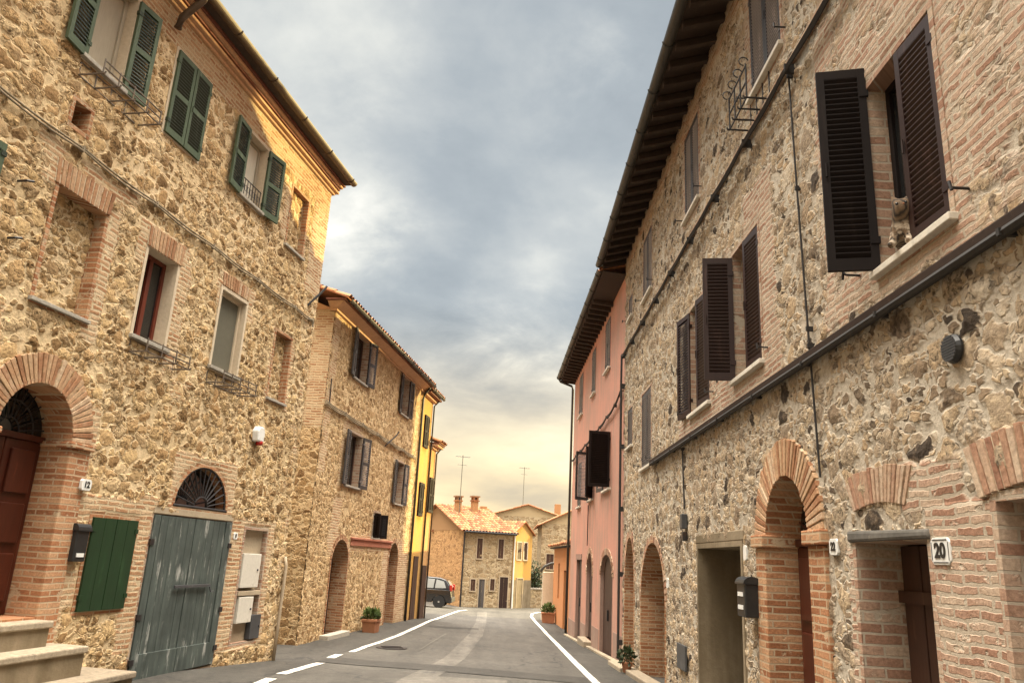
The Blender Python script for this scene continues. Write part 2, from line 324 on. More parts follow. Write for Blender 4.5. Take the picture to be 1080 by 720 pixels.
def leaf_mat(name, a, bcol, ccol):
    m, t, b, out = new_mat(name)
    at = nd(t, 'ShaderNodeAttribute', {'attribute_name': 'rnd'}).outputs['Fac']
    setc(t, b, 'Base Color', ramp(t, at, [(0, a), (.5, bcol), (1, ccol)])); b.inputs['Roughness'].default_value = .6
    return m
M_LEAF = leaf_mat('leaf green', (.03, .055, .012), (.07, .11, .025), (.14, .18, .05))
M_LEAFD = leaf_mat('dark leaf green', (.014, .03, .010), (.03, .05, .016), (.06, .085, .03))

def cat_mat():
    m, t, b, out = new_mat('tabby fur')
    o = t.nodes.new('ShaderNodeTexCoord').outputs['Object']
    w = nd(t, 'ShaderNodeTexWave', {'bands_direction': 'X'}, {'Vector': o, 'Scale': 16, 'Distortion': 5, 'Detail': 3}).outputs['Fac']
    s = nd(t, 'ShaderNodeSeparateXYZ', None, {0: o})
    c = mixc(t, w, (.028, .019, .012), (.15, .095, .052))
    chest = mth(t, 'MULTIPLY', sstep(t, .085, .11, s.outputs[0]), sstep(t, .15, .12, s.outputs[2]))
    c = mixc(t, mth(t, 'MULTIPLY', chest, sstep(t, .40, .55, noise(t, o, 22, 3))), c, (.42, .34, .25)); setc(t, b, 'Base Color', c); b.inputs['Roughness'].default_value = .9
    bump(t, b, noise(t, o, 90, 3), .5, .004); return m
M_CAT = cat_mat()
def car_mat():
    m, t, b, out = new_mat('black car paint')
    b.inputs['Base Color'].default_value = (.008, .009, .011, 1); b.inputs['Roughness'].default_value = .22; b.inputs['Coat Weight'].default_value = .6
    return m
M_CAR = car_mat()
M_TYRE = paint('tyre rubber', (.018, .018, .018), .9, None, 0, .2, False)
M_RIM = paint('alloy rim', (.55, .54, .52), .35, None, 0, .1, False, bumpv=0)
M_CGLASS = paint('car window glass', (.22, .23, .22), .08, None, 0, .1, False, bumpv=0, spec=.8)

# ------------------------------------------------------------------ mesh helpers
class MB:
    """collects shapes as one mesh; coordinates are (u along, o outward, z up); sg flips o"""
    def __init__(s, sg=1): s.v = []; s.f = []; s.r = []; s.sg = sg
    def add(s, pts, faces, rnd=None):
        n = len(s.v); rnd = random.random() if rnd is None else rnd
        s.v += [(p[0], p[1]*s.sg, p[2]) for p in pts]; s.r += [rnd]*len(pts)
        s.f += [tuple(i+n for i in f) for f in faces]; return s
    def hexa(s, p, rnd=None):
        return s.add(p, [(0, 1, 2, 3), (7, 6, 5, 4), (0, 4, 5, 1), (1, 5, 6, 2), (2, 6, 7, 3), (3, 7, 4, 0)], rnd)
    def box(s, u0, u1, o0, o1, z0, z1, rnd=None):
        return s.hexa([(u0, o0, z0), (u1, o0, z0), (u1, o1, z0), (u0, o1, z0), (u0, o0, z1), (u1, o0, z1), (u1, o1, z1), (u0, o1, z1)], rnd)
    def prism(s, poly, o0, o1, rnd=None):
        """polygon of (u,z) extruded from o0 to o1"""
        n = len(poly)
        return s.add([(a, o0, c) for a, c in poly]+[(a, o1, c) for a, c in poly],
                     [tuple(range(n)), tuple(range(2*n-1, n-1, -1))]+[(i, i+n, (i+1) % n+n, (i+1) % n) for i in range(n)], rnd)
    def tube(s, path, r, n=6, rnd=None):
        P = [Vector(p) for p in path]; pts = []; fs = []
        for i, p in enumerate(P):
            d = (P[min(i+1, len(P)-1)]-P[max(i-1, 0)]); d = d.normalized() if d.length > 1e-9 else Vector((0, 0, 1))
            a = d.cross(Vector((0, 0, 1)) if abs(d.z) < .9 else Vector((1, 0, 0))).normalized(); b = d.cross(a)
            ri = r[i] if isinstance(r, (list, tuple)) else r
            pts += [tuple(p+a*math.cos(t)*ri+b*math.sin(t)*ri) for t in [2*math.pi*k/n for k in range(n)]]
        for i in range(len(P)-1):
            for k in range(n):
                a = i*n+k; b = i*n+(k+1) % n; fs.append((a, b, b+n, a+n))
        fs += [tuple(range(n-1, -1, -1)), tuple(range((len(P)-1)*n, len(P)*n))]
        return s.add(pts, fs, rnd)
    def lathe(s, prof, c=(0, 0, 0), axis='z', n=20):
        pts = []; fs = []
        for r, h in prof:
            for k in range(n):
                t = 2*math.pi*k/n; a, b = r*math.cos(t), r*math.sin(t)
                p = (a, b, h) if axis == 'z' else ((a, h, b) if axis == 'o' else (h, a, b))
                pts.append((p[0]+c[0], p[1]+c[1], p[2]+c[2]))
        for i in range(len(prof)-1):
            for k in range(n):
                a = i*n+k; b = i*n+(k+1) % n; fs.append((a, b, b+n, a+n))
        fs += [tuple(range(n-1, -1, -1)), tuple(range((len(prof)-1)*n, len(prof)*n))]
        return s.add(pts, fs)
    def build(s, name, mat, parent=None, loc=(0, 0, 0), rot=0.0, smooth=False, bevel=0, recalc=True):
        me = bpy.data.meshes.new(name); me.from_pydata(s.v, [], s.f); me.update()
        a = me.attributes.new('rnd', 'FLOAT', 'POINT'); a.data.foreach_set('value', s.r)
        if recalc:
            bm = bmesh.new(); bm.from_mesh(me); bmesh.ops.recalc_face_normals(bm, faces=bm.faces); bm.to_mesh(me); bm.free()
        if smooth: me.polygons.foreach_set('use_smooth', [True]*len(me.polygons))
        me.materials.append(mat)
        return put(bpy.data.objects.new(name, me), parent, loc, rot, bevel)

def put(ob, parent=None, loc=(0, 0, 0), rot=0.0, bevel=0):
    COL.objects.link(ob); ob.location = loc; ob.rotation_euler = (0, 0, rot)
    if parent: ob.parent = parent
    if bevel:
        m = ob.modifiers.new('bevel', 'BEVEL'); m.width = bevel; m.segments = 2; m.limit_method = 'ANGLE'
    return ob

def tag(o, label, cat, group=None):
    o['label'] = label; o['category'] = cat
    if group: o['group'] = group
    return o

def empty(name, loc, rot=0.0):
    o = bpy.data.objects.new(name, None); o.empty_display_size = .2; return put(o, None, loc, rot)

def structure(o): o['kind'] = 'structure'; return o

def vnoise(x, y, seed):
    """smooth value noise for numpy arrays"""
    rs = np.random.RandomState(seed); g = rs.rand(64, 64)
    xi = np.floor(x).astype(int); yi = np.floor(y).astype(int); fx = x-xi; fy = y-yi
    fx = fx*fx*(3-2*fx); fy = fy*fy*(3-2*fy)
    G = lambda a, b: g[a % 64, b % 64]
    return (G(xi, yi)*(1-fx)+G(xi+1, yi)*fx)*(1-fy)+(G(xi, yi+1)*(1-fx)+G(xi+1, yi+1)*fx)*fy

class Op:
    """an opening: rectangle u0..u1, z0..z1, with an arched head above z1 of the given rise"""
    def __init__(s, u0, u1, z0, z1, rise=0.0): s.u0, s.u1, s.z0, s.z1, s.rise = u0, u1, z0, z1, rise

def wall_sheet(name, mat, parent, sg, u0, u1, z0, z1, ops=(), bricks=(), res=.03, uvoff=0.0, axis='u', at=0.0, flat0=.25, zof=None):
    """masonry face as one dense sheet with real openings; bricks = [(u0,u1,z0,z1,strength,feather)]"""
    def line(a, b, cuts):
        c = sorted({a, b, *[x for x in cuts if a < x < b]}); out = []
        for p, q in zip(c[:-1], c[1:]):
            n = max(1, math.ceil((q-p)/res-1e-6)); out += list(np.linspace(p, q, n, endpoint=False))
        return np.array(out+[b])
    U = line(u0, u1, [x for o in ops for x in (o.u0, o.u1)]); Z = line(z0, z1, [x for o in ops for x in (o.z0, o.z1)])
    uu, zv = np.meshgrid(U, Z); nu, nz = len(U), len(Z)
    keep = np.ones((nz-1, nu-1), bool)
    cu = (uu[:-1, :-1]+uu[1:, 1:])/2; cz = (zv[:-1, :-1]+zv[1:, 1:])/2
    dist = np.full(uu.shape, 9.0); base_u, base_z = uu.copy(), zv.copy()
    for o in ops:
        keep &= ~((cu > o.u0) & (cu < o.u1) & (cz > o.z0) & (cz < o.z1))
        d = np.hypot(np.maximum(np.maximum(o.u0-base_u, base_u-o.u1), 0), np.maximum(np.maximum(o.z0-base_z, base_z-o.z1), 0))
        if o.rise:
            c, r = (o.u0+o.u1)/2, (o.u1-o.u0)/2
            q = np.hypot((base_u-c)/r, (base_z-o.z1)/o.rise)
            near = (base_z > o.z1+1e-4) & (np.abs(q-1)*min(r, o.rise) < res*.75)
            uu = np.where(near, c+(base_u-c)/np.maximum(q, .01), uu); zv = np.where(near, o.z1+(base_z-o.z1)/np.maximum(q, .01), zv)
            keep &= ~((np.hypot((cu-c)/r, (cz-o.z1)/o.rise) < 1) & (cz > o.z1))
            d = np.where(base_z > o.z1, np.minimum(d, np.maximum(q-1, 0)*min(r, o.rise)), d)
        dist = np.minimum(dist, d)
    bk = np.zeros(uu.shape)
    for b in bricks:
        f = b[5]; inside = np.minimum(np.minimum(base_u-b[0], b[1]-base_u), np.minimum(base_z-b[2], b[3]-base_z))
        bk = np.maximum(bk, b[4]*np.clip(inside/f+.5, 0, 1))
    fl = flat0+(1-flat0)*np.clip(dist/.10, 0, 1)
    if axis == 'u': co = np.stack([uu, np.full(uu.shape, at*sg), zv], -1)
    else: co = np.stack([np.full(uu.shape, at), uu*sg, zv], -1)
    idx = np.arange(nu*nz).reshape(nz, nu)
    a, b_, c_, d_ = idx[:-1, :-1][keep], idx[:-1, 1:][keep], idx[1:, 1:][keep], idx[1:, :-1][keep]
    flip = (sg > 0) if axis == 'u' else (sg < 0)     # faces must look outward
    F = np.stack([a, d_, c_, b_] if flip else [a, b_, c_, d_], -1)
    used = np.unique(F); remap = np.zeros(nu*nz, int); remap[used] = np.arange(len(used)); F = remap[F]
    V = co.reshape(-1, 3)[used]
    me = bpy.data.meshes.new(name); me.from_pydata(V.tolist(), [], F.tolist()); me.update()
    for nm, arr in (('brick', bk), ('flat', fl)):
        at_ = me.attributes.new(nm, 'FLOAT', 'POINT'); at_.data.foreach_set('value', arr.reshape(-1)[used].astype(np.float32))
    uvl = me.uv_layers.new(name='UVMap'); li = np.empty(len(me.loops), np.int32); me.loops.foreach_get('vertex_index', li)
    uvs = np.stack([base_u.reshape(-1)[used]+uvoff, base_z.reshape(-1)[used]], -1)[li]
    uvl.data.foreach_set('uv', uvs.reshape(-1).astype(np.float32))
    me.polygons.foreach_set('use_smooth', [True]*len(me.polygons))
    me.materials.append(mat)
    return put(bpy.data.objects.new(name, me), parent)

class House:
    def __init__(s, name, x, y, ang, sg, label, cat='house'):
        s.sg = sg; s.a = R_(ang); s.p = Vector((x, y, 0)); s.d = Vector((math.sin(s.a), math.cos(s.a), 0))
        s.n = Vector((-math.cos(s.a), math.sin(s.a), 0))*sg; s.rot = math.pi/2-s.a
        s.root = empty(name, s.p, s.rot); tag(s.root, label, cat)
    def world(s, u, o, z): return s.p+s.d*u+s.n*o+Vector((0, 0, z))
    def mb(s): return MB(s.sg)
    def thing(s, name, u, o, z, label, cat, group=None): return tag(empty(name, s.world(u, o, z), s.rot), label, cat, group)

# ground heights: the street falls gently away and leans to the right
def gz(x, y):
    zr = np.interp(y, [-60, 2, 9.6, 14, 28, 44, 70, 400], [.12, .1, 0, -.185, -.77, -.95, -1.2, -3]); zl = np.interp(y, [-60, 2, 11, 14, 17, 27, 34, 44, 70, 400], [.08, .05, 0, -.18, -.28, -.32, -.6, -.95, -1.2, -3])
    t = np.clip((x+4.2)/6.7, 0, 1); return zl+(zr-zl)*t

def sheet(name, mat, xs, ys, dz):
    v = [(x, y, float(gz(x, y))+dz) for y in ys for x in xs]; n = len(xs)
    f = [(j*n+i, j*n+i+1, (j+1)*n+i+1, (j+1)*n+i) for j in range(len(ys)-1) for i in range(n-1)]
    me = bpy.data.meshes.new(name); me.from_pydata(v, [], f); me.materials.append(mat)
    me.polygons.foreach_set('use_smooth', [True]*len(me.polygons))
    return structure(put(bpy.data.objects.new(name, me)))

# ------------------------------------------------------------------ ground and road
far = [-400, -150, -60, -30, -15]
sheet('ground', M_EARTH, far+list(np.arange(-10, 10.1, 1))+[15, 30, 60, 150, 400], [-200, -60, -20]+list(np.arange(-10, 71, 1.0))+[80, 100, 150, 250, 400, 700], -.03)
sheet('road', M_ASPH, list(np.arange(-9, 8.1, .5)), list(np.arange(-12, 66, .5)), 0)

def ribbon(name, mat, left, right, dz, n=14):
    """flat strip between two polylines (same number of points), draped on the ground"""
    def dens(P):
        P = [np.array(p, float) for p in P]; return [P[i]+(P[i+1]-P[i])*k/n for i in range(len(P)-1) for k in range(n)]+[P[-1]]
    A, B = dens(left), dens(right); v = []; k = 5
    for a, b in zip(A, B):
        for j in range(k): p = a+(b-a)*j/(k-1); v.append((p[0], p[1], float(gz(p[0], p[1]))+dz))
    f = [(i*k+j, i*k+j+1, (i+1)*k+j+1, (i+1)*k+j) for i in range(len(A)-1) for j in range(k-1)]
    me = bpy.data.meshes.new(name); me.from_pydata(v, [], f); me.materials.append(mat)
    return structure(put(bpy.data.objects.new(name, me)))

def line(name, pts, w, dz=.010):
    P = [np.array(p, float) for p in pts]; L = []; Rr = []
    for i, p in enumerate(P):
        d = P[min(i+1, len(P)-1)]-P[max(i-1, 0)]; d /= np.hypot(*d); nrm = np.array((-d[1], d[0]))*w/2
        L.append(p+nrm); Rr.append(p-nrm)
    return ribbon(name, M_LINE, L, Rr, dz, 6)

ribbon('footway', M_ASPHS, [(1.62, -8), (1.62, 14), (1.62, 22), (1.58, 29), (1.45, 34), (1.5, 38)], [(2.7, -8), (2.7, 14), (2.7, 22), (2.5, 29), (2.4, 34), (2.3, 38)], .004)
ribbon('footway', M_ASPHS, [(-8, -8), (-6.2, 8), (-5.2, 12), (-5.0, 17), (-4.4, 22), (-3.6, 28), (-3.2, 33)], [(-3.12, -8), (-3.12, 8), (-3.12, 12), (-3.08, 16.3), (-2.72, 22), (-2.45, 28), (-2.3, 33)], .004)
ribbon('asphalt_patch', M_ASPHL, [(-1.5, 6), (-1.42, 12), (-1.12, 16), (-.95, 23), (-1.0, 30), (-1.25, 39)], [(-1.0, 6), (-.98, 12), (-.72, 16), (-.55, 23), (-.62, 30), (-.8, 39)], .006)
ribbon('asphalt_patch', M_ASPHD, [(-3.1, 14.0), (-2.4, 13.75), (-1.1, 13.5), (.9, 12.9), (1.4, 12.7)], [(-3.1, 15.1), (-2.4, 14.75), (-1.1, 14.6), (.9, 13.95), (1.4, 13.8)], .008, 8)
ribbon('asphalt_patch', M_ASPHL, [(-1.2, 4), (-1.2, 12.6)], [(.3, 4), (.1, 12.6)], .0055)
mh = MB(); mh.lathe([(.33, 0), (.33, .012), (.27, .016)], n=28); [mh.box(-.22, .22, y-.012, y+.012, .0165, .021) for y in np.arange(-.2, .21, .07)]; mo_ = mh.build('manhole_cover', M_IRON, None, (-2.35, 17.6, float(gz(-2.35, 17.6))+.004), .3); tag(mo_, 'round dark iron manhole cover in the asphalt near the left white line', 'manhole cover')
ribbon('asphalt_patch', M_ASPHD, [(-2.25, 24.3), (-.75, 25.3)], [(-2.25, 24.9), (-.75, 25.9)], .007, 6)
line('white_line', [(-2.95, 16.2), (-2.9, 17.5), (-2.77, 18.6), (-2.62, 20.65), (-2.5, 23.8), (-2.35, 29), (-2.24, 34), (-2.1, 38), (-1.8, 40)], .12)
line('white_line', [(-3.0, 13.8), (-3.03, 11.5)], .15)
line('white_line', [(-2.99, 10.9), (-3.04, 9.0)], .15)
line('white_line', [(-3.05, 15.55), (-3.05, 14.75)], .15)
line('white_line', [(1.5, 9), (1.5, 13.7), (1.5, 17.1), (1.49, 22), (1.47, 28.6), (1.33, 34.9), (1.3, 38), (1.42, 40.5), (1.8, 42.4), (2.6, 43.5)], .13)
ribbon('asphalt_patch', M_ASPHL, [(-1.77, 17.6), (-1.57, 22.5)], [(-1.72, 17.6), (-1.52, 22.5)], .0095, 6)

# ------------------------------------------------------------------ house parts
LEAF = {}
def leaf_mesh(w, h, mat, mid=.5, solid=False, t=.035, st=.055, fl=1):
    k = (round(w, 3), round(h, 3), mat.name, mid, solid, fl)
    if k in LEAF: return LEAF[k]
    m = MB()
    if solid:
        n = max(2, round(w/.2))
        for i in range(n): m.box(w*i/n+.003, w*(i+1)/n-.003, -t/2, t/2, 0, h)
    else:
        m.box(0, st, -t/2, t/2, 0, h, 1.0); m.box(w-st, w, -t/2, t/2, 0, h, 1.0)
        zs = [0, .09, h*mid-.035, h*mid+.035, h-.07, h] if mid else [0, .09, h-.07, h]
        for i in range(0, len(zs), 2): m.box(st, w-st, -t/2+.001, t/2-.001, zs[i], zs[i+1], 1.0)
        op = 1.0 if mat is not M_GREYBR else .5
        for i in range(1, len(zs)-1, 2):
            a, b = zs[i], zs[i+1]; n = max(2, int((b-a)/.042))
            for k2 in range(n):
                z = a+(k2+.5)*(b-a)/n
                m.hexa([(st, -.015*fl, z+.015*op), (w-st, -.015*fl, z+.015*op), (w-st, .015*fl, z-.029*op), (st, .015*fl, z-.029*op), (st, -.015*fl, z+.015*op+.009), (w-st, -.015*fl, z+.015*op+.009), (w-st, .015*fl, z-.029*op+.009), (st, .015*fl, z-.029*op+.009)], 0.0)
        m.tube([(w-.03, t/2+.012, h*.52), (w-.03, t/2+.012, h*.45)], .008, 6)
    for z in (h*.12, h*.85): m.box(-.012, .05, -t/2-.008, t/2+.008, z, z+.05)
    ob = m.build('shutter', mat, None, bevel=0); me = ob.data; bpy.data.objects.remove(ob); LEAF[k] = me
    return me

def shutter(H, parent, u, o, z, side, ang, w, h, mat, mid=.5, solid=False, label=None, fl=None):
    """leaf hinged at u; side 'a' = hinge on the low-u jamb, 'b' = on the high-u jamb; ang 0 closed, 180 folded back on the wall"""
    ob = bpy.data.objects.new('shutter', leaf_mesh(w, h, mat, mid, solid, fl=fl or (1 if (side == 'b') == (H.sg > 0) else -1)))
    th = R_(ang)*H.sg
    put(ob, parent, (u, o*H.sg, z), th if side == 'a' else math.pi-th)
    if label: ob['label'] = label
    return ob

def frame_mb(H, u0, u1, z0, z1, d, mull=True, bar=None, t=.05):
    m = H.mb(); o0, o1 = -d, -d+.05
    m.box(u0, u0+t, o0, o1, z0, z1); m.box(u1-t, u1, o0, o1, z0, z1)
    m.box(u0+t, u1-t, o0, o1, z0, z0+t); m.box(u0+t, u1-t, o0, o1, z1-t, z1)
    if mull: c = (u0+u1)/2; m.box(c-t*.7, c+t*.7, o0+.003, o1+.01, z0+t, z1-t)
    if bar:
        for b in bar: zz_ = z0+(z1-z0)*b; m.box(u0+t, u1-t, o0+.006, o1-.006, zz_-.015, zz_+.015)
    return m

def reveal(H, parent, u0, u1, z0, z1, d, mat, front=.022, rise=0.0, t=.05, floor=True):
    """jambs, head and floor lining the opening"""
    m = H.mb()
    m.box(u0-t, u0, -d, front, z0, z1); m.box(u1, u1+t, -d, front, z0, z1)
    if floor: m.box(u0-t, u1+t, -d, front-.003, z0-t, z0)
    if not rise: m.box(u0-t, u1+t, -d, front-.002, z1, z1+t)
    else:
        c, r = (u0+u1)/2, (u1-u0)/2; n = 20
        for k in range(n):
            a, b = math.pi*k/n, math.pi*(k+1)/n
            q = lambda ang, e: (c+(r+e)*math.cos(ang), z1+(rise+e)*math.sin(ang))
            p = [q(a, 0), q(b, 0), q(b, t), q(a, t)]
            m.prism(p, -d, front-.001)
    return m.build('reveal', mat, parent)

def arch_ring(H, parent, u0, u1, z1, rise, th, o0, o1, mat, n, a0=0., a1=180., name='arch', gap=.11, rad2=None):
    m = H.mb(); c, r = (u0+u1)/2, (u1-u0)/2
    A = np.radians(np.linspace(a0, a1, n+1))
    q = lambda ang, e: (c+(r+e)*math.cos(ang), z1+(rise+e)*math.sin(ang))
    for k in range(n):
        w = A[k+1]-A[k]; a, b = A[k]+w*gap, A[k+1]-w*gap; j = random.uniform(-.006, .006); e = th+random.uniform(-.012, .012)
        m.prism([q(a, 0), q(b, 0), q(b, e), q(a, e)], o0, o1+j)
    ob = m.build(name, mat, parent, bevel=.005)
    # mortar bed behind the bricks
    mm = H.mb()
    for k in range(n):
        mm.prism([q(A[k], .002), q(A[k+1], .002), q(A[k+1], th-.004), q(A[k], th-.004)], o0-.02, o1-.016)
    mm.build('mortar', M_MORT, ob)
    return ob

def flat_arch(H, parent, u0, u1, z0, h, o1, mat, splay=.12, rise=.0, n=None, name='lintel'):
    """soldier bricks over an opening, splayed towards the ends"""
    n = n or max(4, round((u1-u0)/.066)); m = H.mb(); c = (u0+u1)/2; hw = (u1-u0)/2
    for k in range(n):
        a, b = -1+2*(k+.14)/n, -1+2*(k+.86)/n
        ra, rb = rise*(1-a*a), rise*(1-b*b); hh = h+random.uniform(-.008, .008)
        m.prism([(c+a*hw, z0+ra), (c+b*hw, z0+rb), (c+b*(hw+splay), z0+rb+hh), (c+a*(hw+splay), z0+ra+hh)], -.03, o1+random.uniform(-.004, .004))
    ob = m.build(name, mat, parent, bevel=.004)
    mm = H.mb(); mm.prism([(c-hw, z0+.004)]+[(c+t*hw, z0+rise*(1-t*t)+.004) for t in (-.5, 0, .5)]+[(c+hw, z0+.004), (c+hw+splay, z0+h-.006)]+[(c+t*(hw+splay), z0+rise*(1-t*t)+h-.006) for t in (.5, 0, -.5)]+[(c-hw-splay, z0+h-.006)], -.03, o1-.012)
    mm.build('mortar', M_MORT, ob)
    return ob

def window(H, u0, u1, z0, z1, d=.22, fmat=M_BROWN, rmat=M_BRICKP, glass=M_GLASS, mull=True, sill=True, smat=M_SILL, label=None, bar=None, rfront=.022, pane_name='pane'):
    w = frame_mb(H, u0+.002, u1-.002, z0+.002, z1-.002, d, mull, bar).build('window', fmat, H.root, bevel=.004)
    if label: w['label'] = label
    H.mb().box(u0+.04, u1-.04, -d+.012, -d+.022, z0+.04, z1-.04).build(pane_name, glass, w)
    reveal(H, w, u0, u1, z0, z1, d+.06, rmat, rfront)
    if sill: H.mb().box(u0-.07, u1+.07, -.1, .075, z0-.035, z0+.014).build('sill', smat, w, bevel=.006)
    return w

def blind_niche(H, u0, u1, z0, z1, d, mat, rmat, sill=True, uvoff=0):
    n = reveal(H, H.root, u0, u1, z0, z1, d+.08, rmat); n.name = 'niche'
    wall_sheet('infill', mat, n, H.sg, u0-.02, u1+.02, z0-.02, z1+.02, res=.035, at=-d, uvoff=uvoff)
    if sill: H.mb().box(u0-.06, u1+.06, -.08, .06, z0-.03, z0+.012).build('sill', M_CONC, n, bevel=.005)
    return n

def core(H, u0, u1, z0, z1, depth, mat=M_DARKIN, front=-.62):
    return H.mb().box(u0, u1, -depth, front, z0, z1).build('inner_wall', mat, H.root)

def tile_roof(parent, sg, u0, u1, o0, z0, o1, z1, name='roof', mat=M_TILE, per=.19, row=.38, thick=.03):
    """barrel tile roof rising from the eave (o0,z0) to the ridge (o1,z1); o runs outward"""
    L = math.hypot(o1-o0, z1-z0); so_, sz_ = (o1-o0)/L, (z1-z0)/L; no_, nz_ = (sz_, -so_) if so_ < 0 else (-sz_, so_)
    nper = max(1, round((u1-u0)/per)); per = (u1-u0)/nper; nr = max(1, round(L/row)); row = L/nr
    m = MB(sg); prof = [(0, 0), (.12, .035), (.3, .062), (.5, .07), (.7, .062), (.88, .035)]
    for r in range(nr):
        for k in range(nper):
            rnd = random.random(); jit = random.uniform(-.01, .01); pts = []
            for s_, up in ((r*row-.03+jit, .024), ((r+1)*row, .0)):
                for a, h in prof+[(1, 0)]:
                    hh = h+up; pts.append((u0+(k+a)*per, o0+so_*s_+no_*hh, z0+sz_*s_+nz_*hh))
            n = len(prof)+1
            m.add(pts, [(i, i+1, n+i+1, n+i) for i in range(n-1)], rnd)
    m.hexa([(u0, o0, z0-.02), (u1, o0, z0-.02), (u1, o1, z1-.02), (u0, o1, z1-.02), (u0, o0, z0-.02+thick), (u1, o0, z0-.02+thick), (u1, o1, z1-.02+thick), (u0, o1, z1-.02+thick)], .3)
    return m.build(name, mat, parent)

def gutter(H, u0, u1, o, z, r=.075, mat=M_GUT, brackets=True):
    m = H.mb(); n = 10; prof = [(o+r*math.cos(math.pi+math.pi*k/n), z+r*math.sin(math.pi+math.pi*k/n)) for k in range(n+1)]
    inner = [(o+(r-.012)*math.cos(math.pi+math.pi*k/n), z+(r-.012)*math.sin(math.pi+math.pi*k/n)+.002) for k in range(n+1)][::-1]
    poly = prof+inner; k = len(poly)
    m.add([(u0, a, c) for a, c in poly]+[(u1, a, c) for a, c in poly], [(i, (i+1) % k, (i+1) % k+k, i+k) for i in range(k)])
    for uu in np.arange(u0+.3, u1, 1.1): m.tube([(uu, o+(r+.006)*math.cos(math.pi+math.pi*j/8), z+(r+.006)*math.sin(math.pi+math.pi*j/8)) for j in range(9)], .01, 5)
    g = m.build('gutter', mat, H.root, smooth=False)
    return g

def cable(H, name, pts, r, label, sag=.03, mat=M_CABLE, group=None, clips=True, strands=1):
    a = H.world(*pts[0]); m = H.mb()
    for s in range(strands):
        path = []
        for i in range(len(pts)-1):
            p, q = Vector(pts[i]), Vector(pts[i+1]); L = (q-p).length; n = max(2, int(L/.25))
            for k in range(n if i < len(pts)-2 else n+1):
                t = k/n; w = p.lerp(q, t); hor = abs(q.x-p.x) > abs(q.z-p.z)
                ph = (t*L/1.35) % 1.0
                w.z -= sag*math.sin(math.pi*ph)*(1+.6*s) if hor else 0; w.z += -.03*s if hor else 0; w.x += .02*s if not hor else 0
                w.y += .008*s
                path.append(tuple(w-Vector(pts[0])))
        m.tube(path, r, 6)
    if clips:
        for i in range(len(pts)-1):
            p, q = Vector(pts[i]), Vector(pts[i+1]); L = (q-p).length
            for k in range(int(L/1.35)+1):
                w = p.lerp(q, min(1, k*1.35/L))-Vector(pts[0]); m.box(w.x-.012, w.x+.012, -pts[0][1], w.y+r+.006, w.z-.02-.03*(strands-1), w.z+.02)
    o = m.build(name, mat, None, tuple(a), H.rot); return tag(o, label, 'cable', group)

def plate(H, u, z, w, h, text, label, o=.026, frame=True, tsize=None, group=None, blue=False):
    t = H.mb(); c = min(w, h)*.16
    t.prism([(-w/2+c, -h/2), (w/2-c, -h/2), (w/2, -h/2+c), (w/2, h/2-c), (w/2-c, h/2), (-w/2+c, h/2), (-w/2, h/2-c), (-w/2, -h/2+c)], -.03, .008)
    ob = t.build('house_number_plate' if text else 'name_plate', M_WHITE, None, tuple(H.world(u, o, z)), H.rot, bevel=.003)
    tag(ob, label, 'number plate' if text else 'plate', group)
    if frame:
        f = H.mb(); a, b = w/2-.010, h/2-.010
        for (x0, x1, y0, y1) in ((-a+c*.6, a-c*.6, -b, -b+.006), (-a+c*.6, a-c*.6, b-.006, b), (-a, -a+.006, -b+c*.6, b-c*.6), (a-.006, a, -b+c*.6, b-c*.6)): f.box(x0, x1, .0082, .010, y0, y1)
        f.build('border', M_DKGREY, ob)
    if text:
        cu = bpy.data.curves.new('numerals', 'FONT'); cu.body = text; cu.size = tsize or h*.62; cu.align_x = 'CENTER'; cu.align_y = 'CENTER'; cu.extrude = .0015; cu.offset = .004
        tmp = bpy.data.objects.new('numerals', cu); COL.objects.link(tmp); bpy.context.view_layer.update()
        me = bpy.data.meshes.new_from_object(tmp.evaluated_get(bpy.context.evaluated_depsgraph_get())); bpy.data.objects.remove(tmp); me.materials.clear(); me.materials.append(M_BLACK)
        to = bpy.data.objects.new('numerals', me); COL.objects.link(to); to.parent = ob
        s = H.sg; to.matrix_local = Matrix(((-s, 0, 0, 0), (0, 0, s, .0105*s), (0, 1, 0, 0), (0, 0, 0, 1)))
    return ob

def leaves(m, c, rx, ry, rz, n, size, up=.3):
    for _ in range(n):
        while True:
            p = Vector((random.uniform(-1, 1), random.uniform(-1, 1), random.uniform(-1, 1)))
            if p.length < 1: break
        p *= (.55+.45*random.random())/max(p.length, .3) if p.length > .3 else 1
        q = Vector((c[0]+p.x*rx, c[1]+p.y*ry, c[2]+p.z*rz))
        d = Vector((p.x+random.gauss(0, .5), p.y+random.gauss(0, .5), p.z+up+random.gauss(0, .5))).normalized()
        s = d.cross(Vector((random.gauss(0, 1), random.gauss(0, 1), random.gauss(0, 1)))).normalized(); L = size*random.uniform(.6, 1.3)
        m.add([tuple(q), tuple(q+d*L*.5+s*L*.28), tuple(q+d*L), tuple(q+d*L*.5-s*L*.28)], [(0, 1, 2, 3)], min(1, max(0, .5+p.z*.25+random.gauss(0, .22))))

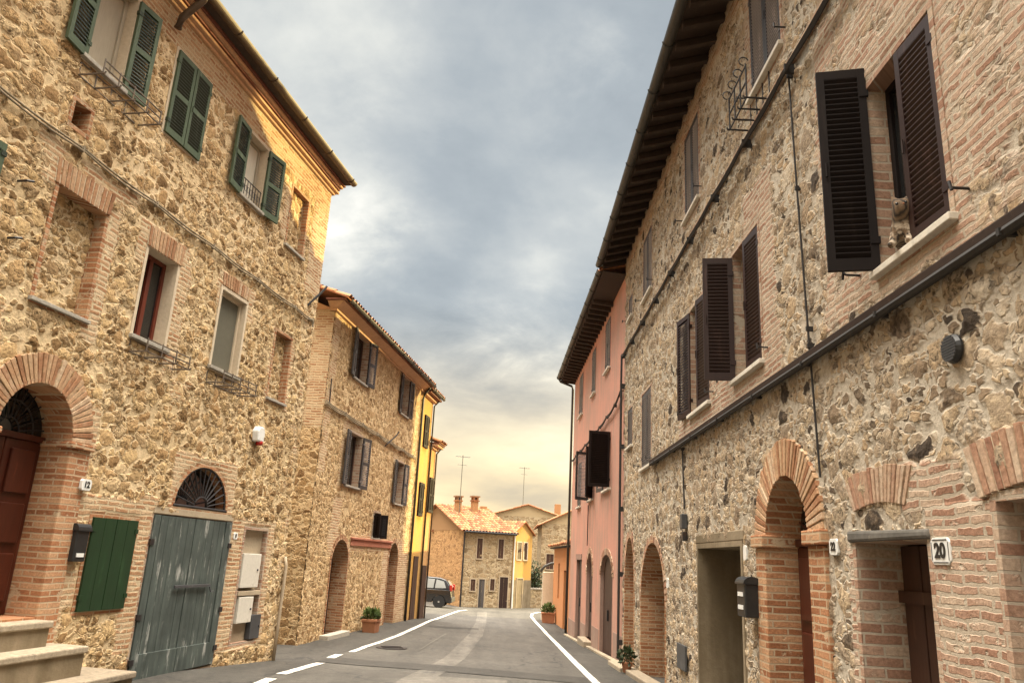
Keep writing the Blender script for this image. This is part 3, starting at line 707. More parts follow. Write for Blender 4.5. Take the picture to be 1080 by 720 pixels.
def flower_rack(H, u, z, w, h, d, label, hooks=False, mat=M_RACK, planter=False):
    """empty iron holder for window boxes"""
    t = H.thing('flower_rack', u, .02, z, label, 'flower rack', 'iron flower racks below the windows')
    m = H.mb(); r = .009
    for zz_, oo in ((0, 0), (0, d), (h, d), (h, 0), (h*.5, d)): m.tube([(-w/2, oo, zz_), (w/2, oo, zz_)], r, 5)
    m.build('rail', mat, t)
    m = H.mb(); n = 5 if w > .9 else 4
    for k in range(n):
        x = -w/2+w*k/(n-1)
        pth = [(x, -.04, h), (x, 0, 0), (x, d, 0), (x, d+.02, h+.02)]
        m.tube([(x, -.03, 0), (x, d+.03, 0), (x, d+.03, .02)], r*1.2, 5); m.tube([(x, d, 0), (x, d, h+.02)], r, 5); m.tube([(x, 0, 0), (x, 0, h)], r, 5)
        if hooks:
            m.tube([(x, d+.02+.05*math.sin(a)*1.0, h+.05-.05*math.cos(a)) for a in np.linspace(0, 4.4, 9)], .007, 5)
    m.build('bracket', mat, t)
    return t

# ================================================================== near left house
L = House('stone_house', -4.5, 10, 9.87, -1, 'tall golden rubble stone house on the left with green shutters and brick cornice', 'house')
ops = [Op(-2.68, -2.08, 6.75, 7.98), Op(-2.66, -2.42, 5.94, 6.22), Op(-1.2, -.43, 6.74, 7.93), Op(.73, 1.36, 6.80, 7.90), Op(2.36, 3.0, 6.67, 7.78),
       Op(-2.62, -1.87, 3.95, 5.22), Op(-1.05, -.42, 4.02, 5.18), Op(.69, 1.40, 4.08, 5.25), Op(2.47, 3.05, 4.0, 5.15),
       Op(-2.72, -1.71, .84, 2.63, .52), Op(-1.12, -.33, .87, 1.86), Op(0.0, 1.94, -.02, 1.98), Op(.38, 1.69, 2.11, 2.12, .56), Op(2.38, 3.1, .22, 1.89),
       Op(-5.6, -4.6, 1.0, 2.2), Op(-4.75, -4.05, 6.75, 7.95), Op(-4.6, -3.95, 4.05, 5.2)]
br = [(-6, 3.9, 7.9, 8.5, .75, .3), (3.25, 3.95, 6.2, 8.5, .95, .2), (3.3, 3.9, -1, 6.2, .42, .3),
      (-3.1, -1.35, 5.1, 5.75, .5, .2), (-1.3, -.2, 4.9, 5.5, .9, .2), (-1.95, -1.6, 3.7, 5.4, .7, .2), (-.45, -.05, 3.6, 5.4, .55, .2), (.45, 1.7, 4.9, 5.6, .6, .25), (2.2, 3.3, 3.8, 5.3, .5, .3),
      (-3.3, -1.3, .2, 3.1, .8, .25), (-1.5, .05, 1.75, 2.15, .7, .2), (-.4, .05, .3, 2.2, .75, .2), (-1.6, -1.05, .8, 2.0, .55, .3), (1.9, 3.35, .1, 2.05, .85, .25), (.2, 1.9, 2.0, 2.85, .75, .2), (-.3, .4, 3.3, 3.9, .5, .4), (-4.2, -2.2, 3.3, 4.0, .42, .4), (2.0, 3.2, 6.6, 7.9, .55, .3), (.4, 1.6, 7.7, 8.1, .7, .3)]
wall_sheet('wall', M_L1, L.root, -1, -6.6, 3.88, -.6, 8.40, ops, br, .026)
wall_sheet('wall', M_L1, L.root, -1, -24, -6.6, -.6, 8.40, (), (), .16)
wall_sheet('end_wall', M_L1, L.root, -1, -7.5, 0.0, -.6, 8.4, (), [(-1, .1, -1, 9, .95, .3)], .08, axis='o', at=3.88, uvoff=30)
core(L, -24, 3.84, -.6, 8.42, 7.5)
# cornice of stepped brick under the eave, half-round gutter, tiled roof
c = L.mb(); z = 8.385
for o1, h, mt in ((.07, .05, 0), (.13, .05, 1)): c.box(-24, 3.88+o1, -.2, o1, z, z+h-.003); z += h
c.build('cornice', M_CORN, L.root, bevel=.008)
L.mb().box(-24, 3.96, -.2, .16, 8.485, 8.525).build('cornice', M_CORND, L.root)
L.mb().box(-24, 3.98, -.2, .215, 8.528, 8.575).build('cornice', M_CORN, L.root, bevel=.01)
L.mb().box(-24, 4.0, -.2, .25, 8.578, 8.61).build('cornice', M_CORND, L.root)
L.mb().box(-24, 3.98, -.2, .37, 8.612, 8.632).build('soffit', M_EAVE, L.root)
gutter(L, -24, 4.0, .42, 8.66, .07, M_GUT)
tile_roof(L.root, -1, -24, 3.94, .33, 8.69, -7.6, 10.4)
d = L.mb(); d.tube([(-1.42, .42, 8.6), (-1.42, .40, 8.52), (-1.42, .22, 8.34), (-1.42, .14, 8.26), (-1.42, .10, 8.1)], .05, 10); d.build('downpipe', M_GUT, L.root, smooth=True)

# upper windows: green shutters
def green_win(u0, u1, z0, z1, angs, w, glass, name, mull=False, fm=M_TAN):
    x = window(L, u0, u1, z0, z1, .16, fm, M_CREAM, glass, mull, True, M_CONC, pane_name=name)
    h = z1-z0+.02
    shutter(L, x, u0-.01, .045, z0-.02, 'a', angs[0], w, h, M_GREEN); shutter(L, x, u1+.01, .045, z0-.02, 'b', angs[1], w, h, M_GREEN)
    return x
a = green_win(-2.68, -2.08, 6.75, 7.98, (174, 172), .35, M_TAN, 'blind')
a = window(L, -1.2, -.43, 6.74, 7.93, .16, M_TAN, M_CREAM, M_GLASS, True, False)
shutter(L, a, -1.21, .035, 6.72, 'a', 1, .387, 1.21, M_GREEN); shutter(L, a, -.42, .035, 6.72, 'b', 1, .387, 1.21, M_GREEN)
a = green_win(.73, 1.36, 6.80, 7.90, (174, 170), .42, M_CURT, 'curtain')
g = L.mb()
for k in range(8): x = .76+.57*k/7; g.tube([(x, .012, 6.84), (x, .012, 7.12)], .006, 5)
for k in range(7): g.tube([(.80+.081*k+.03*math.cos(t), .012, 6.98+.05*math.sin(t)) for t in np.linspace(0, 6.28, 9)], .004, 4)
g.tube([(.74, .012, 6.84), (1.35, .012, 6.84)], .008, 5); g.tube([(.74, .012, 7.12), (1.35, .012, 7.12)], .009, 5); g.build('railing', M_IRON, a)
a = green_win(-4.75, -4.05, 6.75, 7.95, (172, 172), .35, M_GLASS, 'pane')
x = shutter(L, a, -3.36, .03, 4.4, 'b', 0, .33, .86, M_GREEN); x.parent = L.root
blind_niche(L, -2.66, -2.42, 5.94, 6.22, .3, M_L1, M_BRICK, False, 9)
blind_niche(L, 2.36, 3.0, 6.67, 7.78, .1, M_L1, M_BRICK, True, 13)
# first floor
n = blind_niche(L, -2.62, -1.87, 3.95, 5.22, .15, M_L1, M_BRICK, True, 17); flat_arch(L, n, -2.70, -1.83, 5.225, .27, .04, M_VOUS, .03)
a = window(L, -1.05, -.42, 4.02, 5.18, .2, M_RUST, M_CREAM, M_GLASS, True, True, M_CONC); flat_arch(L, a, -1.10, -.36, 5.185, .26, .04, M_VOUS, .02)
a = window(L, .69, 1.40, 4.08, 5.25, .1, M_CREAM, M_CREAM, M_SCREEN, False, True, M_CONC, pane_name='insect_screen', rfront=.03)
flat_arch(L, a, .66, 1.44, 5.31, .2, .035, M_VOUS, .03)
blind_niche(L, 2.47, 3.05, 4.0, 5.15, .12, M_L1, M_BRICK, True, 21)
a = window(L, -4.6, -3.95, 4.05, 5.2, .2, M_RUST, M_CREAM, M_GLASS, True, True, M_CONC)
# arched front door with brick surround
dw = reveal(L, L.root, -2.72, -1.71, .84, 2.63, .42, M_BRICK, .04, .52); dw.name = 'doorway'
arch_ring(L, dw, -2.72, -1.71, 2.63, .52, .31, -.02, .045, M_VOUS, 36)
for a_, b_ in ((-1.706, -1.40), (-3.03, -2.724)): L.mb().box(a_, b_, -.05, .05, -.3, 2.56).build('pillar', M_BRICK, dw, bevel=.006)
for a_, b_ in ((-1.745, -1.375), (-3.05, -2.69)): L.mb().box(a_, b_, -.4, .085, 2.562, 2.628).build('impost', M_BRICK, dw, bevel=.01)
def panel_leaf(Hh, dw, u0, u1, z0, z1, o, rows, mat):
    q = Hh.mb(); q.box(u0, u1, o, o+.055, z0, z1)
    for a, b in rows: q.box(u0+.08, u1-.08, o+.03, o+.085, a, b)
    return q.build('door_leaf', mat, dw, bevel=.012)
panel_leaf(L, dw, -2.70, -2.215, .85, 2.6, -.36, ((.98, 1.45), (1.55, 1.95), (2.05, 2.5)), M_REDDOOR); panel_leaf(L, dw, -2.205, -1.72, .85, 2.6, -.36, ((.98, 1.45), (1.55, 1.95), (2.05, 2.5)), M_REDDOOR)
q = L.mb(); q.box(-2.72, -1.71, -.36, -.28, 2.6, 2.66); q.build('transom', M_REDDOOR, dw)
q = L.mb(); q.prism([(-2.215+.5*math.cos(t), 2.66+.48*math.sin(t)) for t in np.linspace(0, math.pi, 16)], -.37, -.34); q.build('fanlight', M_GLASS, dw)
q = L.mb()
for t in np.linspace(.15, math.pi-.15, 11): q.tube([(-2.215+.14*math.cos(t), -.3, 2.66+.14*math.sin(t)), (-2.215+.48*math.cos(t), -.3, 2.66+.48*math.sin(t))], .009, 5)
for rr_ in (.14, .33): q.tube([(-2.215+rr_*math.cos(t), -.3, 2.66+rr_*math.sin(t)) for t in np.linspace(0, math.pi, 13)], .008, 5)
q.build('grille', M_IRON, dw)
st = empty('stone_steps', L.world(-2.0, .0, 0), L.rot); tag(st, 'three worn pale stone steps below the red arched door', 'steps')
for u1, o, z0, z1 in ((-.93, .75, -.1, .29), (-1.44, .50, .29, .575), (-1.70, .25, .575, .82)):
    L.mb().box(-4.5+2, u1+2, .03, o-.03, z0, z1-.07).build('riser', M_GPLAS, st)
    L.mb().box(-4.52+2, u1+2.02, .02, o, z1-.07, z1).build('tread', M_STEP, st, bevel=.015)
# green ground window, grey double door, fanlight
a = window(L, -1.12, -.33, .87, 1.86, .12, M_DKGREEN, M_BRICK, M_GLASS, True, False)
shutter(L, a, -1.125, .03, .86, 'a', 0, .397, 1.01, M_DKGREEN, solid=True); shutter(L, a, -.325, .03, .86, 'b', 0, .397, 1.01, M_DKGREEN, solid=True)
dg = reveal(L, L.root, 0, 1.94, -.02, 1.98, .2, M_BRICKP, .012); dg.name = 'doorway'
for u0, sdir in ((.01, 1), (.975, -1)):
    m = L.mb(); w = .955; n = 6
    for k in range(n): m.box(u0+w*k/n+.003, u0+w*(k+1)/n-.003, -.03, .012+random.uniform(-.003, .003), .0, 1.97)
    lf = m.build('door_leaf', M_GREYDOOR, dg, bevel=.003)
    f = L.mb(); f.box(u0, u0+.12, .013, .03, .0, 1.97) if sdir > 0 else f.box(u0+w-.16, u0+w, .013, .03, .0, 1.97)
    f.box(u0+(.12 if sdir > 0 else 0), u0+w-(0 if sdir > 0 else .16), .012, .03, .0, .30); f.build('frame', M_GREYDOOR, lf, bevel=.004)
    for zz_ in (.18, .7, 1.6): L.mb().box(u0-.03 if sdir > 0 else u0+w-.05, u0+.05 if sdir > 0 else u0+w+.04, .012, .042, zz_, zz_+.07).build('hinge', M_IRON, lf)
b = L.mb(); b.box(.66, 1.52, .03, .055, 1.06, 1.10); b.tube([(1.5, .055, 1.07), (1.52, .07, 1.0), (1.6, .07, 1.0)], .012, 6); b.build('bar', M_DKGREY, dg, bevel=.004)
fl = reveal(L, L.root, .38, 1.69, 2.11, 2.12, .2, M_BRICK, .02, .56, floor=True); fl.name = 'fanlight'
L.mb().prism([(1.035+.65*math.cos(t), 2.11+.56*math.sin(t)) for t in np.linspace(0, math.pi, 20)], -.18, -.15).build('pane', M_GLASS, fl)
m = L.mb()
for t in np.linspace(0, math.pi, 15): m.tube([(1.035+.17*math.cos(t), .0, 2.12+.15*math.sin(t)), (1.035+.64*math.cos(t), .0, 2.12+.55*math.sin(t))], .012, 6)
for k in (.27, 1.0): m.tube([(1.035+.64*k*math.cos(t), .0, 2.12+.55*k*math.sin(t)) for t in np.linspace(0, math.pi, 21)], .015, 6)
m.tube([(.36, .01, 2.12), (1.71, .01, 2.12)], .02, 6); m.build('grille', M_IRON, fl)
arch_ring(L, fl, .38, 1.69, 2.12, .56, .13, -.02, .012, M_VOUS, 26)
L.mb().box(-.02, 1.96, -.1, .02, 1.985, 2.075).build('lintel', M_BAND, dg, bevel=.008)
# meter niche
nc = reveal(L, L.root, 2.38, 3.1, .22, 1.89, .2, M_BRICKP, .02); nc.name = 'meter_niche'
L.mb().box(2.36, 3.12, -.12, -.06, .2, 1.9).build('back_panel', M_BAND, nc)
def cabinet(u0, u1, z0, z1, mat, lab):
    ob = empty('meter_cabinet', L.world((u0+u1)/2, -.05, z0), L.rot); tag(ob, lab, 'meter cabinet'); w = (u1-u0)/2; h = z1-z0
    L.mb().box(-w, w, 0, .085, 0, h).build('door', mat, ob, bevel=.006); L.mb().lathe([(.018, .086), (.018, .098)], (w*.7, 0, h*.52), 'o', 8).build('lock', M_DKGREY, ob)
cabinet(2.41, 2.98, 1.02, 1.53, M_OFFW, 'large off white meter cabinet door in the niche beside the grey door')
cabinet(2.45, 2.90, .50, .88, M_OFFW, 'small off white meter cabinet door above the black one')
cabinet(2.92, 3.24, .24, .60, M_DKGREY, 'small dark grey meter cabinet low on the golden stone wall')
L.mb().box(2.4, 3.1, -.04, .03, .90, .97).build('ledge', M_BAND, nc, bevel=.006)
m = L.mb(); m.tube([(3.80, .07, -.3), (3.82, .07, .5), (3.84, .07, 1.35), (3.84, .03, 1.5)], .028, 10); m.build('downpipe', M_BAND, L.root, smooth=True)
# things on the facade
flower_rack(L, -2.2, 6.5, 1.02, .16, .3, 'iron flower rack under the topmost window with beige blind', mat=M_RACK)
flower_rack(L, -.62, 3.82, .9, .15, .24, 'rusty iron flower rack under the red brown window', mat=M_RACK)
flower_rack(L, 1.12, 3.84, .95, .16, .26, 'rusty iron flower rack under the grey screened window', mat=M_RACK)
cable(L, 'wall_cable', [(-6.5, .05, 5.76), (3.7, .05, 5.74), (3.72, .05, 5.6)], .011, 'bundle of pale cables running across the golden stone house', .025, M_CABLEG, 'cables along the facades', strands=2)
s_ = L.thing('alarm_siren', 2.25, .03, 3.35, 'white alarm siren box with red lamp on golden stone wall', 'alarm')
L.mb().prism([(-.10, -.11), (.10, -.11), (.115, .05), (.06, .13), (-.06, .13), (-.115, .05)], -.02, .10).build('case', M_WHITE, s_, bevel=.02)
L.mb().lathe([(.055, -.03), (.055, .02), (.03, .045), (.005, .05)], (.03, .06, -.13), 'z', 12).build('lamp', M_REDPL, s_, smooth=True)
plate(L, -1.41, 2.20, .15, .12, '12', 'white house number plate 12 beside the red arched door', o=.085, frame=False, tsize=.09)
plate(L, 2.07, 1.78, .11, .10, '8', 'tiny white number plate beside the grey double door', frame=False, tsize=.075)
def mailbox(H, u, z, w, h, d, lab, mat, slots):
    t = H.thing('mailbox', u, .03, z, lab, 'mailbox')
    H.mb().prism([(-w/2, 0), (w/2, 0), (w/2, h*.82), (-w/2, h*.82)], 0, d).build('case', mat, t, bevel=.012)
    m = H.mb(); n = 8; pts = [(-w/2-.012, 0.0, h*.82), ]
    prof = [(d+.015, h*.80)]+[(d*.5+(d*.5+.015)*math.cos(a), h*.82+h*.18*math.sin(a)) for a in np.linspace(.1, math.pi-.1, n)]+[(-.005, h*.82)]
    k = len(prof); m.add([(-w/2-.012, a, c) for a, c in prof]+[(w/2+.012, a, c) for a, c in prof], [tuple(range(k)), tuple(range(2*k-1, k-1, -1))]+[(i, i+k, (i+1) % k+k, (i+1) % k) for i in range(k)])
    m.build('lid', mat, t, smooth=False)
    for z0 in slots: H.mb().box(-w*.3, w*.3, d+.001, d+.008, h*z0, h*z0+.04).build('label_holder', M_WHITE, t)
    return t
mailbox(L, -1.33, 1.39, .19, .40, .08, 'black wall mailbox between the arched door and the green window', M_BLACK, (.12,))
for u, z in ((-3.12, 5.0), (-3.1, 4.4)): L.mb().tube([(u, 0, z), (u, .12, z), (u+.06, .14, z+.02)], .012, 6).build('shutter_hook', M_IRON, L.root)
fh = L.mb(); fh.tube([(3.5, .0, 5.95), (3.62, .18, 6.22), (3.68, .26, 6.38)], .022, 8); fh.build('flag_holder', M_DKGREY, L.root)

# ================================================================== second left house
K = House('stone_house', -4.25, 17, 7.24, -1, 'ochre stone house with dark louvred shutters standing behind the tall left house', 'house')
A1 = Op(1.62, 2.62, 5.80, 6.98); A2 = Op(6.15, 6.95, 5.76, 6.93); B1 = Op(1.86, 2.86, 3.18, 4.48); B2 = Op(6.3, 7.15, 3.08, 4.33); CW = Op(4.5, 5.1, 2.02, 2.70)
R1 = Op(1.5, 2.68, -.4, 1.35, .55); R2 = Op(6.36, 7.35, -.45, 1.45, .5)
br = [(-.1, .5, 3.2, 7.1, .55, .3), (1.0, 2.0, 1.4, 3.0, .6, .5), (5.6, 8.7, -.5, 2.2, .62, .5), (2.6, 6.6, 1.55, 2.2, .55, .3), (1.2, 3.2, 3.0, 4.8, .52, .3), (5.8, 7.6, 2.9, 4.6, .52, .3), (7.8, 8.8, 2, 7, .5, .5), (1.2, 3.2, 5.6, 7, .45, .3)]
wall_sheet('wall', M_L2, K.root, -1, -.05, 8.72, -1, 7.0, [A1, A2, B1, B2, CW, R1, R2], br, .036, uvoff=40)
wall_sheet('end_wall', M_L2, K.root, -1, -7.0, 0.0, -1, 7.0, (), [(-1.5, .1, 4.2, 8, .75, .4)], .04, axis='o', at=-.05, uvoff=60)
core(K, .1, 8.7, -1, 7.0, 7)
m = K.mb(); m.box(-.13, 8.72, -.1, .08, 6.96, 7.02); m.build('cornice', M_CORN, K.root, bevel=.01)
m = K.mb(); m.hexa([(-.12, -.1, 7.021), (8.72, -.1, 7.021), (8.72, .08, 7.021), (-.12, .08, 7.021), (-.34, -.1, 7.16), (8.72, -.1, 7.16), (8.72, .30, 7.13), (-.34, .30, 7.13)]); m.build('cornice', M_CORN, K.root)
K.mb().box(-.42, 8.72, -.1, .36, 7.135, 7.165).build('soffit', M_CORND, K.root)
gutter(K, -.3, 8.72, .43, 7.17, .06, M_GUTD)
tile_roof(K.root, -1, -.46, 8.72, .42, 7.18, -3.4, 8.45); tile_roof(K.root, -1, -.46, 8.72, -7.2, 7.18, -3.4, 8.45)
m = K.mb(); m.prism([(0, 0), (1, 0), (1, 1)], 0, .01)
m = MB(-1); m.add([(-.05, -7.0, 7.0), (-.05, 0, 7.0), (-.05, -3.4, 8.36), (.1, -7.0, 7.0), (.1, 0, 7.0), (.1, -3.4, 8.36)], [(0, 1, 2), (5, 4, 3), (0, 3, 4, 1), (1, 4, 5, 2), (2, 5, 3, 0)]); m.build('gable', M_CORN, K.root)
for o, an in ((A1, (170, 168)), (A2, (174, 170)), (B1, (172, 168)), (B2, (174, 172))):
    w = window(K, o.u0, o.u1, o.z0, o.z1, .2, M_BRNDOOR, M_BRICKP, M_GLASS, True, True, M_CONC)
    lw = (o.u1-o.u0)/2
    lw *= .8; shutter(K, w, o.u0-.01, .05, o.z0, 'a', an[0], lw, o.z1-o.z0, M_GREYBR if o in (B1, A1, B2) else M_BROWN); shutter(K, w, o.u1+.01, .05, o.z0, 'b', an[1], lw, o.z1-o.z0, M_GREYBR if o in (B1, A1, B2) else M_BROWN)
w = window(K, CW.u0, CW.u1, CW.z0, CW.z1, .15, M_OFFW, M_BRICKP, M_GLASS, True, True, M_CONC)
shutter(K, w, CW.u0, .05, CW.z0, 'a', 112, .2, .64, M_BLKBR, 0); shutter(K, w, CW.u1, .05, CW.z0, 'b', 112, .2, .64, M_BLKBR, 0)
m = K.mb(); m.box(2.75, 6.42, -.02, .05, 1.78, 1.93); m.build('string_course', M_PLRED, K.root, bevel=.01)
K.mb().box(2.72, 6.45, -.02, .085, 1.931, 1.985).build('string_course', M_PLRED, K.root, bevel=.01)
for o in (R1, R2):
    d_ = reveal(K, K.root, o.u0, o.u1, o.z0, o.z1, .42, M_BRICK, .03, o.rise, floor=False); d_.name = 'doorway'
    arch_ring(K, d_, o.u0, o.u1, o.z1, o.rise, .13, -.02, .03, M_VOUS, 22)
    K.mb().prism([(o.u0, o.z0), (o.u1, o.z0)]+[((o.u0+o.u1)/2+(o.u1-o.u0)/2*math.cos(t), o.z1+o.rise*math.sin(t)) for t in np.linspace(0, math.pi, 14)], -.41, -.36).build('door_leaf', M_BRNDOOR, d_)
K.mb().box(1.3, 2.8, .0, .22, -.45, -.19).build('doorstep', M_CONC, K.root, bevel=.015)
m = K.mb(); m.tube([(8.66, .30, 7.14), (8.66, .12, 6.9), (8.66, .08, 6.7), (8.66, .08, -.6)], .04, 8); m.build('downpipe', M_GUTD, K.root, smooth=True)
cable(K, 'wall_cable', [(-.02, .05, 4.86), (8.5, .05, 4.72)], .012, 'pair of cables running across the ochre stone house', .025, M_CABLEG, 'cables along the facades', strands=3)
cable(K, 'wall_cable', [(.12, .05, 5.4), (.16, .05, 4.8)], .014, 'short dark cable by the corner of the ochre stone house', .0, M_CABLE, 'cables along the facades', clips=False)
m = K.mb(); m.tube([(4.9, 0, 4.55), (5.25, .25, 4.95), (5.3, .28, 5.05)], .02, 6); m.build('flag_holder', M_IRON, K.root)

def planter(name, loc, rot, w, d, h, mat, lab, nl, lh, tall=True, lm=M_LEAF):
    t = tag(empty(name, loc, rot), lab, 'planter')
    m = MB(); a = .86
    m.hexa([(-w/2*a, -d/2*a, 0), (w/2*a, -d/2*a, 0), (w/2*a, d/2*a, 0), (-w/2*a, d/2*a, 0), (-w/2, -d/2, h), (w/2, -d/2, h), (w/2, d/2, h), (-w/2, d/2, h)]); m.box(-w/2-.015, w/2+.015, -d/2-.015, d/2+.015, h-.06, h+.005)
    m.build('pot', mat, t, bevel=.01)
    m = MB(); leaves(m, (0, 0, h+lh*.35), w*.48, d*.55, lh*.6, nl, .13, 1.0); m.build('foliage', lm, t, recalc=False)
    return t
planter('planter', K.world(4.05, .36, -.34), K.rot, .46, .36, .34, M_POT, 'square terracotta planter with green plants beside the ochre stone house', 260, .2)

# ---- yellow houses beyond, in the same row
Y1 = House('yellow_house', -4.25, 17, 7.24, -1, 'narrow bright yellow plastered house in the row beyond the ochre stone house', 'house')
Y1.mb().box(8.75, 10.4, -7, .02, -1, 6.95).build('wall', M_YEL, Y1.root)
m = Y1.mb(); m.box(8.75, 10.5, -.1, .16, 6.9, 6.98); m.build('cornice', M_CORN, Y1.root, bevel=.01); Y1.mb().box(8.75, 10.55, -.1, .3, 6.985, 7.05).build('cornice', M_CORND, Y1.root)
gutter(Y1, 8.75, 10.62, .36, 7.1, .06, M_GUTD); tile_roof(Y1.root, -1, 8.74, 10.6, .36, 7.1, -3.4, 8.35); tile_roof(Y1.root, -1, 8.74, 10.6, -7.1, 7.1, -3.4, 8.35)
for z0, z1 in ((5.2, 6.3), (2.9, 4.0)):
    w = frame_mb(Y1, 9.3, 9.9, z0, z1, .0).build('window', M_BRNDOOR, Y1.root); Y1.mb().box(9.34, 9.86, .004, .03, z0+.04, z1-.04).build('pane', M_GLASS, w)
    shutter(Y1, w, 9.29, .06, z0, 'a', 2, .3, z1-z0, M_BLKBR); shutter(Y1, w, 9.91, .06, z0, 'b', 2, .3, z1-z0, M_BLKBR)
m = Y1.mb(); m.box(9.35, 9.95, .021, .05, -.6, 1.6); m.build('door', M_BRNDOOR, Y1.root)
m = Y1.mb(); m.tube([(10.36, .3, 7.05), (10.36, .08, 6.8), (10.36, .08, -.6)], .028, 8); m.build('downpipe', M_GUTD, Y1.root, smooth=True)
Y2 = House('ochre_house', -4.25, 17, 7.24, -1, 'lower ochre plastered house with heavy moulded eave at the end of the left row', 'house')
Y2.mb().box(10.43, 11.3, -7, .05, -1.2, 5.35).build('wall', M_OCHRE, Y2.root)
m = Y2.mb(); m.box(10.43, 11.36, -.1, .14, 5.3, 5.38); m.box(10.43, 11.4, -.1, .30, 5.381, 5.46); m.build('cornice', M_CORN, Y2.root, bevel=.01)
Y2.mb().box(10.43, 11.44, -.1, .34, 5.465, 5.52).build('cornice', M_CORND, Y2.root)
tile_roof(Y2.root, -1, 10.43, 11.48, .38, 5.54, -3.4, 6.8); tile_roof(Y2.root, -1, 10.43, 11.48, -7.1, 5.54, -3.4, 6.8)
for u0 in (10.55,):
    for z0, z1 in ((3.1, 4.3),):
        w = frame_mb(Y2, u0, u0+.7, z0, z1, -.05).build('window', M_BRNDOOR, Y2.root); Y2.mb().box(u0+.04, u0+.66, .053, .07, z0+.04, z1-.04).build('pane', M_GLASS, w)
        shutter(Y2, w, u0-.01, .1, z0, 'a', 2, .35, z1-z0, M_BLKBR); shutter(Y2, w, u0+.71, .1, z0, 'b', 2, .35, z1-z0, M_BLKBR)
Y2.mb().box(10.55, 11.15, .051, .08, -1, 1.3).build('door', M_BRNDOOR, Y2.root)
m = Y2.mb(); m.tube([(11.24, .32, 5.5), (11.24, .1, 5.2), (11.24, .1, -.8)], .03, 8); m.build('downpipe', M_GUT, Y2.root, smooth=True)

# ================================================================== right stone house
H = House('stone_house', 2.5, 0, 0, 1, 'long grey tan stone house on the right with dark brown louvred shutters', 'house')
T2a = Op(6.56, 7.5, 6.72, 8.18); T2b = Op(9.95, 10.83, 6.74, 8.16); T2c = Op(13.66, 14.6, 6.72, 8.02); T2d = Op(15.98, 16.5, 6.92, 7.44)
BW = Op(4.08, 4.95, 3.68, 5.12); M1 = Op(7.5, 8.45, 3.70, 5.22); M2 = Op(9.58, 10.6, 3.70, 5.24); C1 = Op(13.72, 14.7, 3.40, 4.84); D1 = Op(15.86, 16.5, 4.05, 4.88)
D22 = Op(6.47, 7.55, -.1, 1.93, .57); D20 = Op(4.69, 5.66, -.1, 1.89); PS = Op(8.42, 10.3, -.3, 1.91); AF = Op(12.48, 14.68, -.7, 1.05, 1.0); A2_ = Op(15.5, 16.66, -.8, 1.35, .85); BR = Op(3.0, 3.98, 1.0, 2.06, .06)
NW = Op(1.2, 2.1, 3.68, 5.12); NT = Op(2.9, 3.8, 6.72, 8.18); ND = Op(1.0, 2.1, -.1, 1.95)
br = [(.5, 6.0, 3.38, 6.3, .54, .35), (3.75, 5.2, 3.4, 5.5, .72, .4), (6.9, 9.2, 3.42, 4.0, .8, .2), (7.0, 8.0, 3.7, 5.7, .85, .3), (9.0, 11.4, 3.42, 3.75, .75, .15), (8.4, 9.7, 3.6, 5.5, .55, .3), (13.4, 15, 3.2, 5.0, .45, .3),
      (1.0, 4.72, -.5, 2.12, .85, .2), (5.6, 5.85, -.5, 1.9, .6, .2), (4.2, 5.0, 2.0, 2.4, .7, .2), (5.7, 6.6, -.5, 1.6, .3, .2), (.5, 17, 6.28, 8.7, .40, .6), (.5, 17, 8.2, 8.7, .6, .3), (6.3, 7.8, 6.5, 8.5, .55, .3), (9.7, 11.1, 6.5, 8.4, .55, .3),
      (12.2, 14.9, -.6, 2.3, .3, .3), (.5, 2.4, -.5, 2.4, .7, .3)]
wall_sheet('wall', M_R, H.root, 1, .5, 17.0, -1.1, 8.66, [T2a, T2b, T2c, T2d, BW, M1, M2, C1, D1, D22, D20, PS, AF, A2_, BR, NW, NT, ND], br, .028, uvoff=90)
wall_sheet('wall', M_R, H.root, 1, -20, .5, -1.1, 8.66, (), (), .16, uvoff=90)
core(H, -20, 16.97, -1.1, 8.6, 7, front=-1.3)
# string courses and eave
m = H.mb(); m.box(-6, 16.99, -.03, .055, 6.285, 6.375); m.build('string_course', M_BRICKP, H.root, bevel=.008)
H.mb().box(-6, 13.6, -.03, .075, 3.385, 3.455).build('string_course', M_LEDGE, H.root, bevel=.012)
cable(H, 'wall_cable', [(-5.9, .10, 6.25), (16.9, .10, 6.25), (16.95, .10, 5.55), (16.95, .10, -.2)], .014, 'thick bundle of dark cables under the upper string course of right house', .02, M_CABLE, 'cables along the facades', strands=3)
cable(H, 'wall_cable', [(-5.9, .085, 3.355), (13.4, .085, 3.355)], .028, 'black conduit under the lower string course of right house', .0, M_CABLE, 'cables along the facades')
cable(H, 'wall_cable', [(6.33, .05, 6.2), (6.28, .05, 5.0), (6.2, .05, 3.5), (6.13, .05, 2.4)], .010, 'thin cable dropping beside the brick arched door', .0, M_CABLE, 'cables along the facades')
cable(H, 'wall_cable', [(11.05, .05, 3.3), (10.95, .05, 2.45)], .012, 'short dark cable dropping to junction box over the passage', .0, M_CABLE, 'cables along the facades')
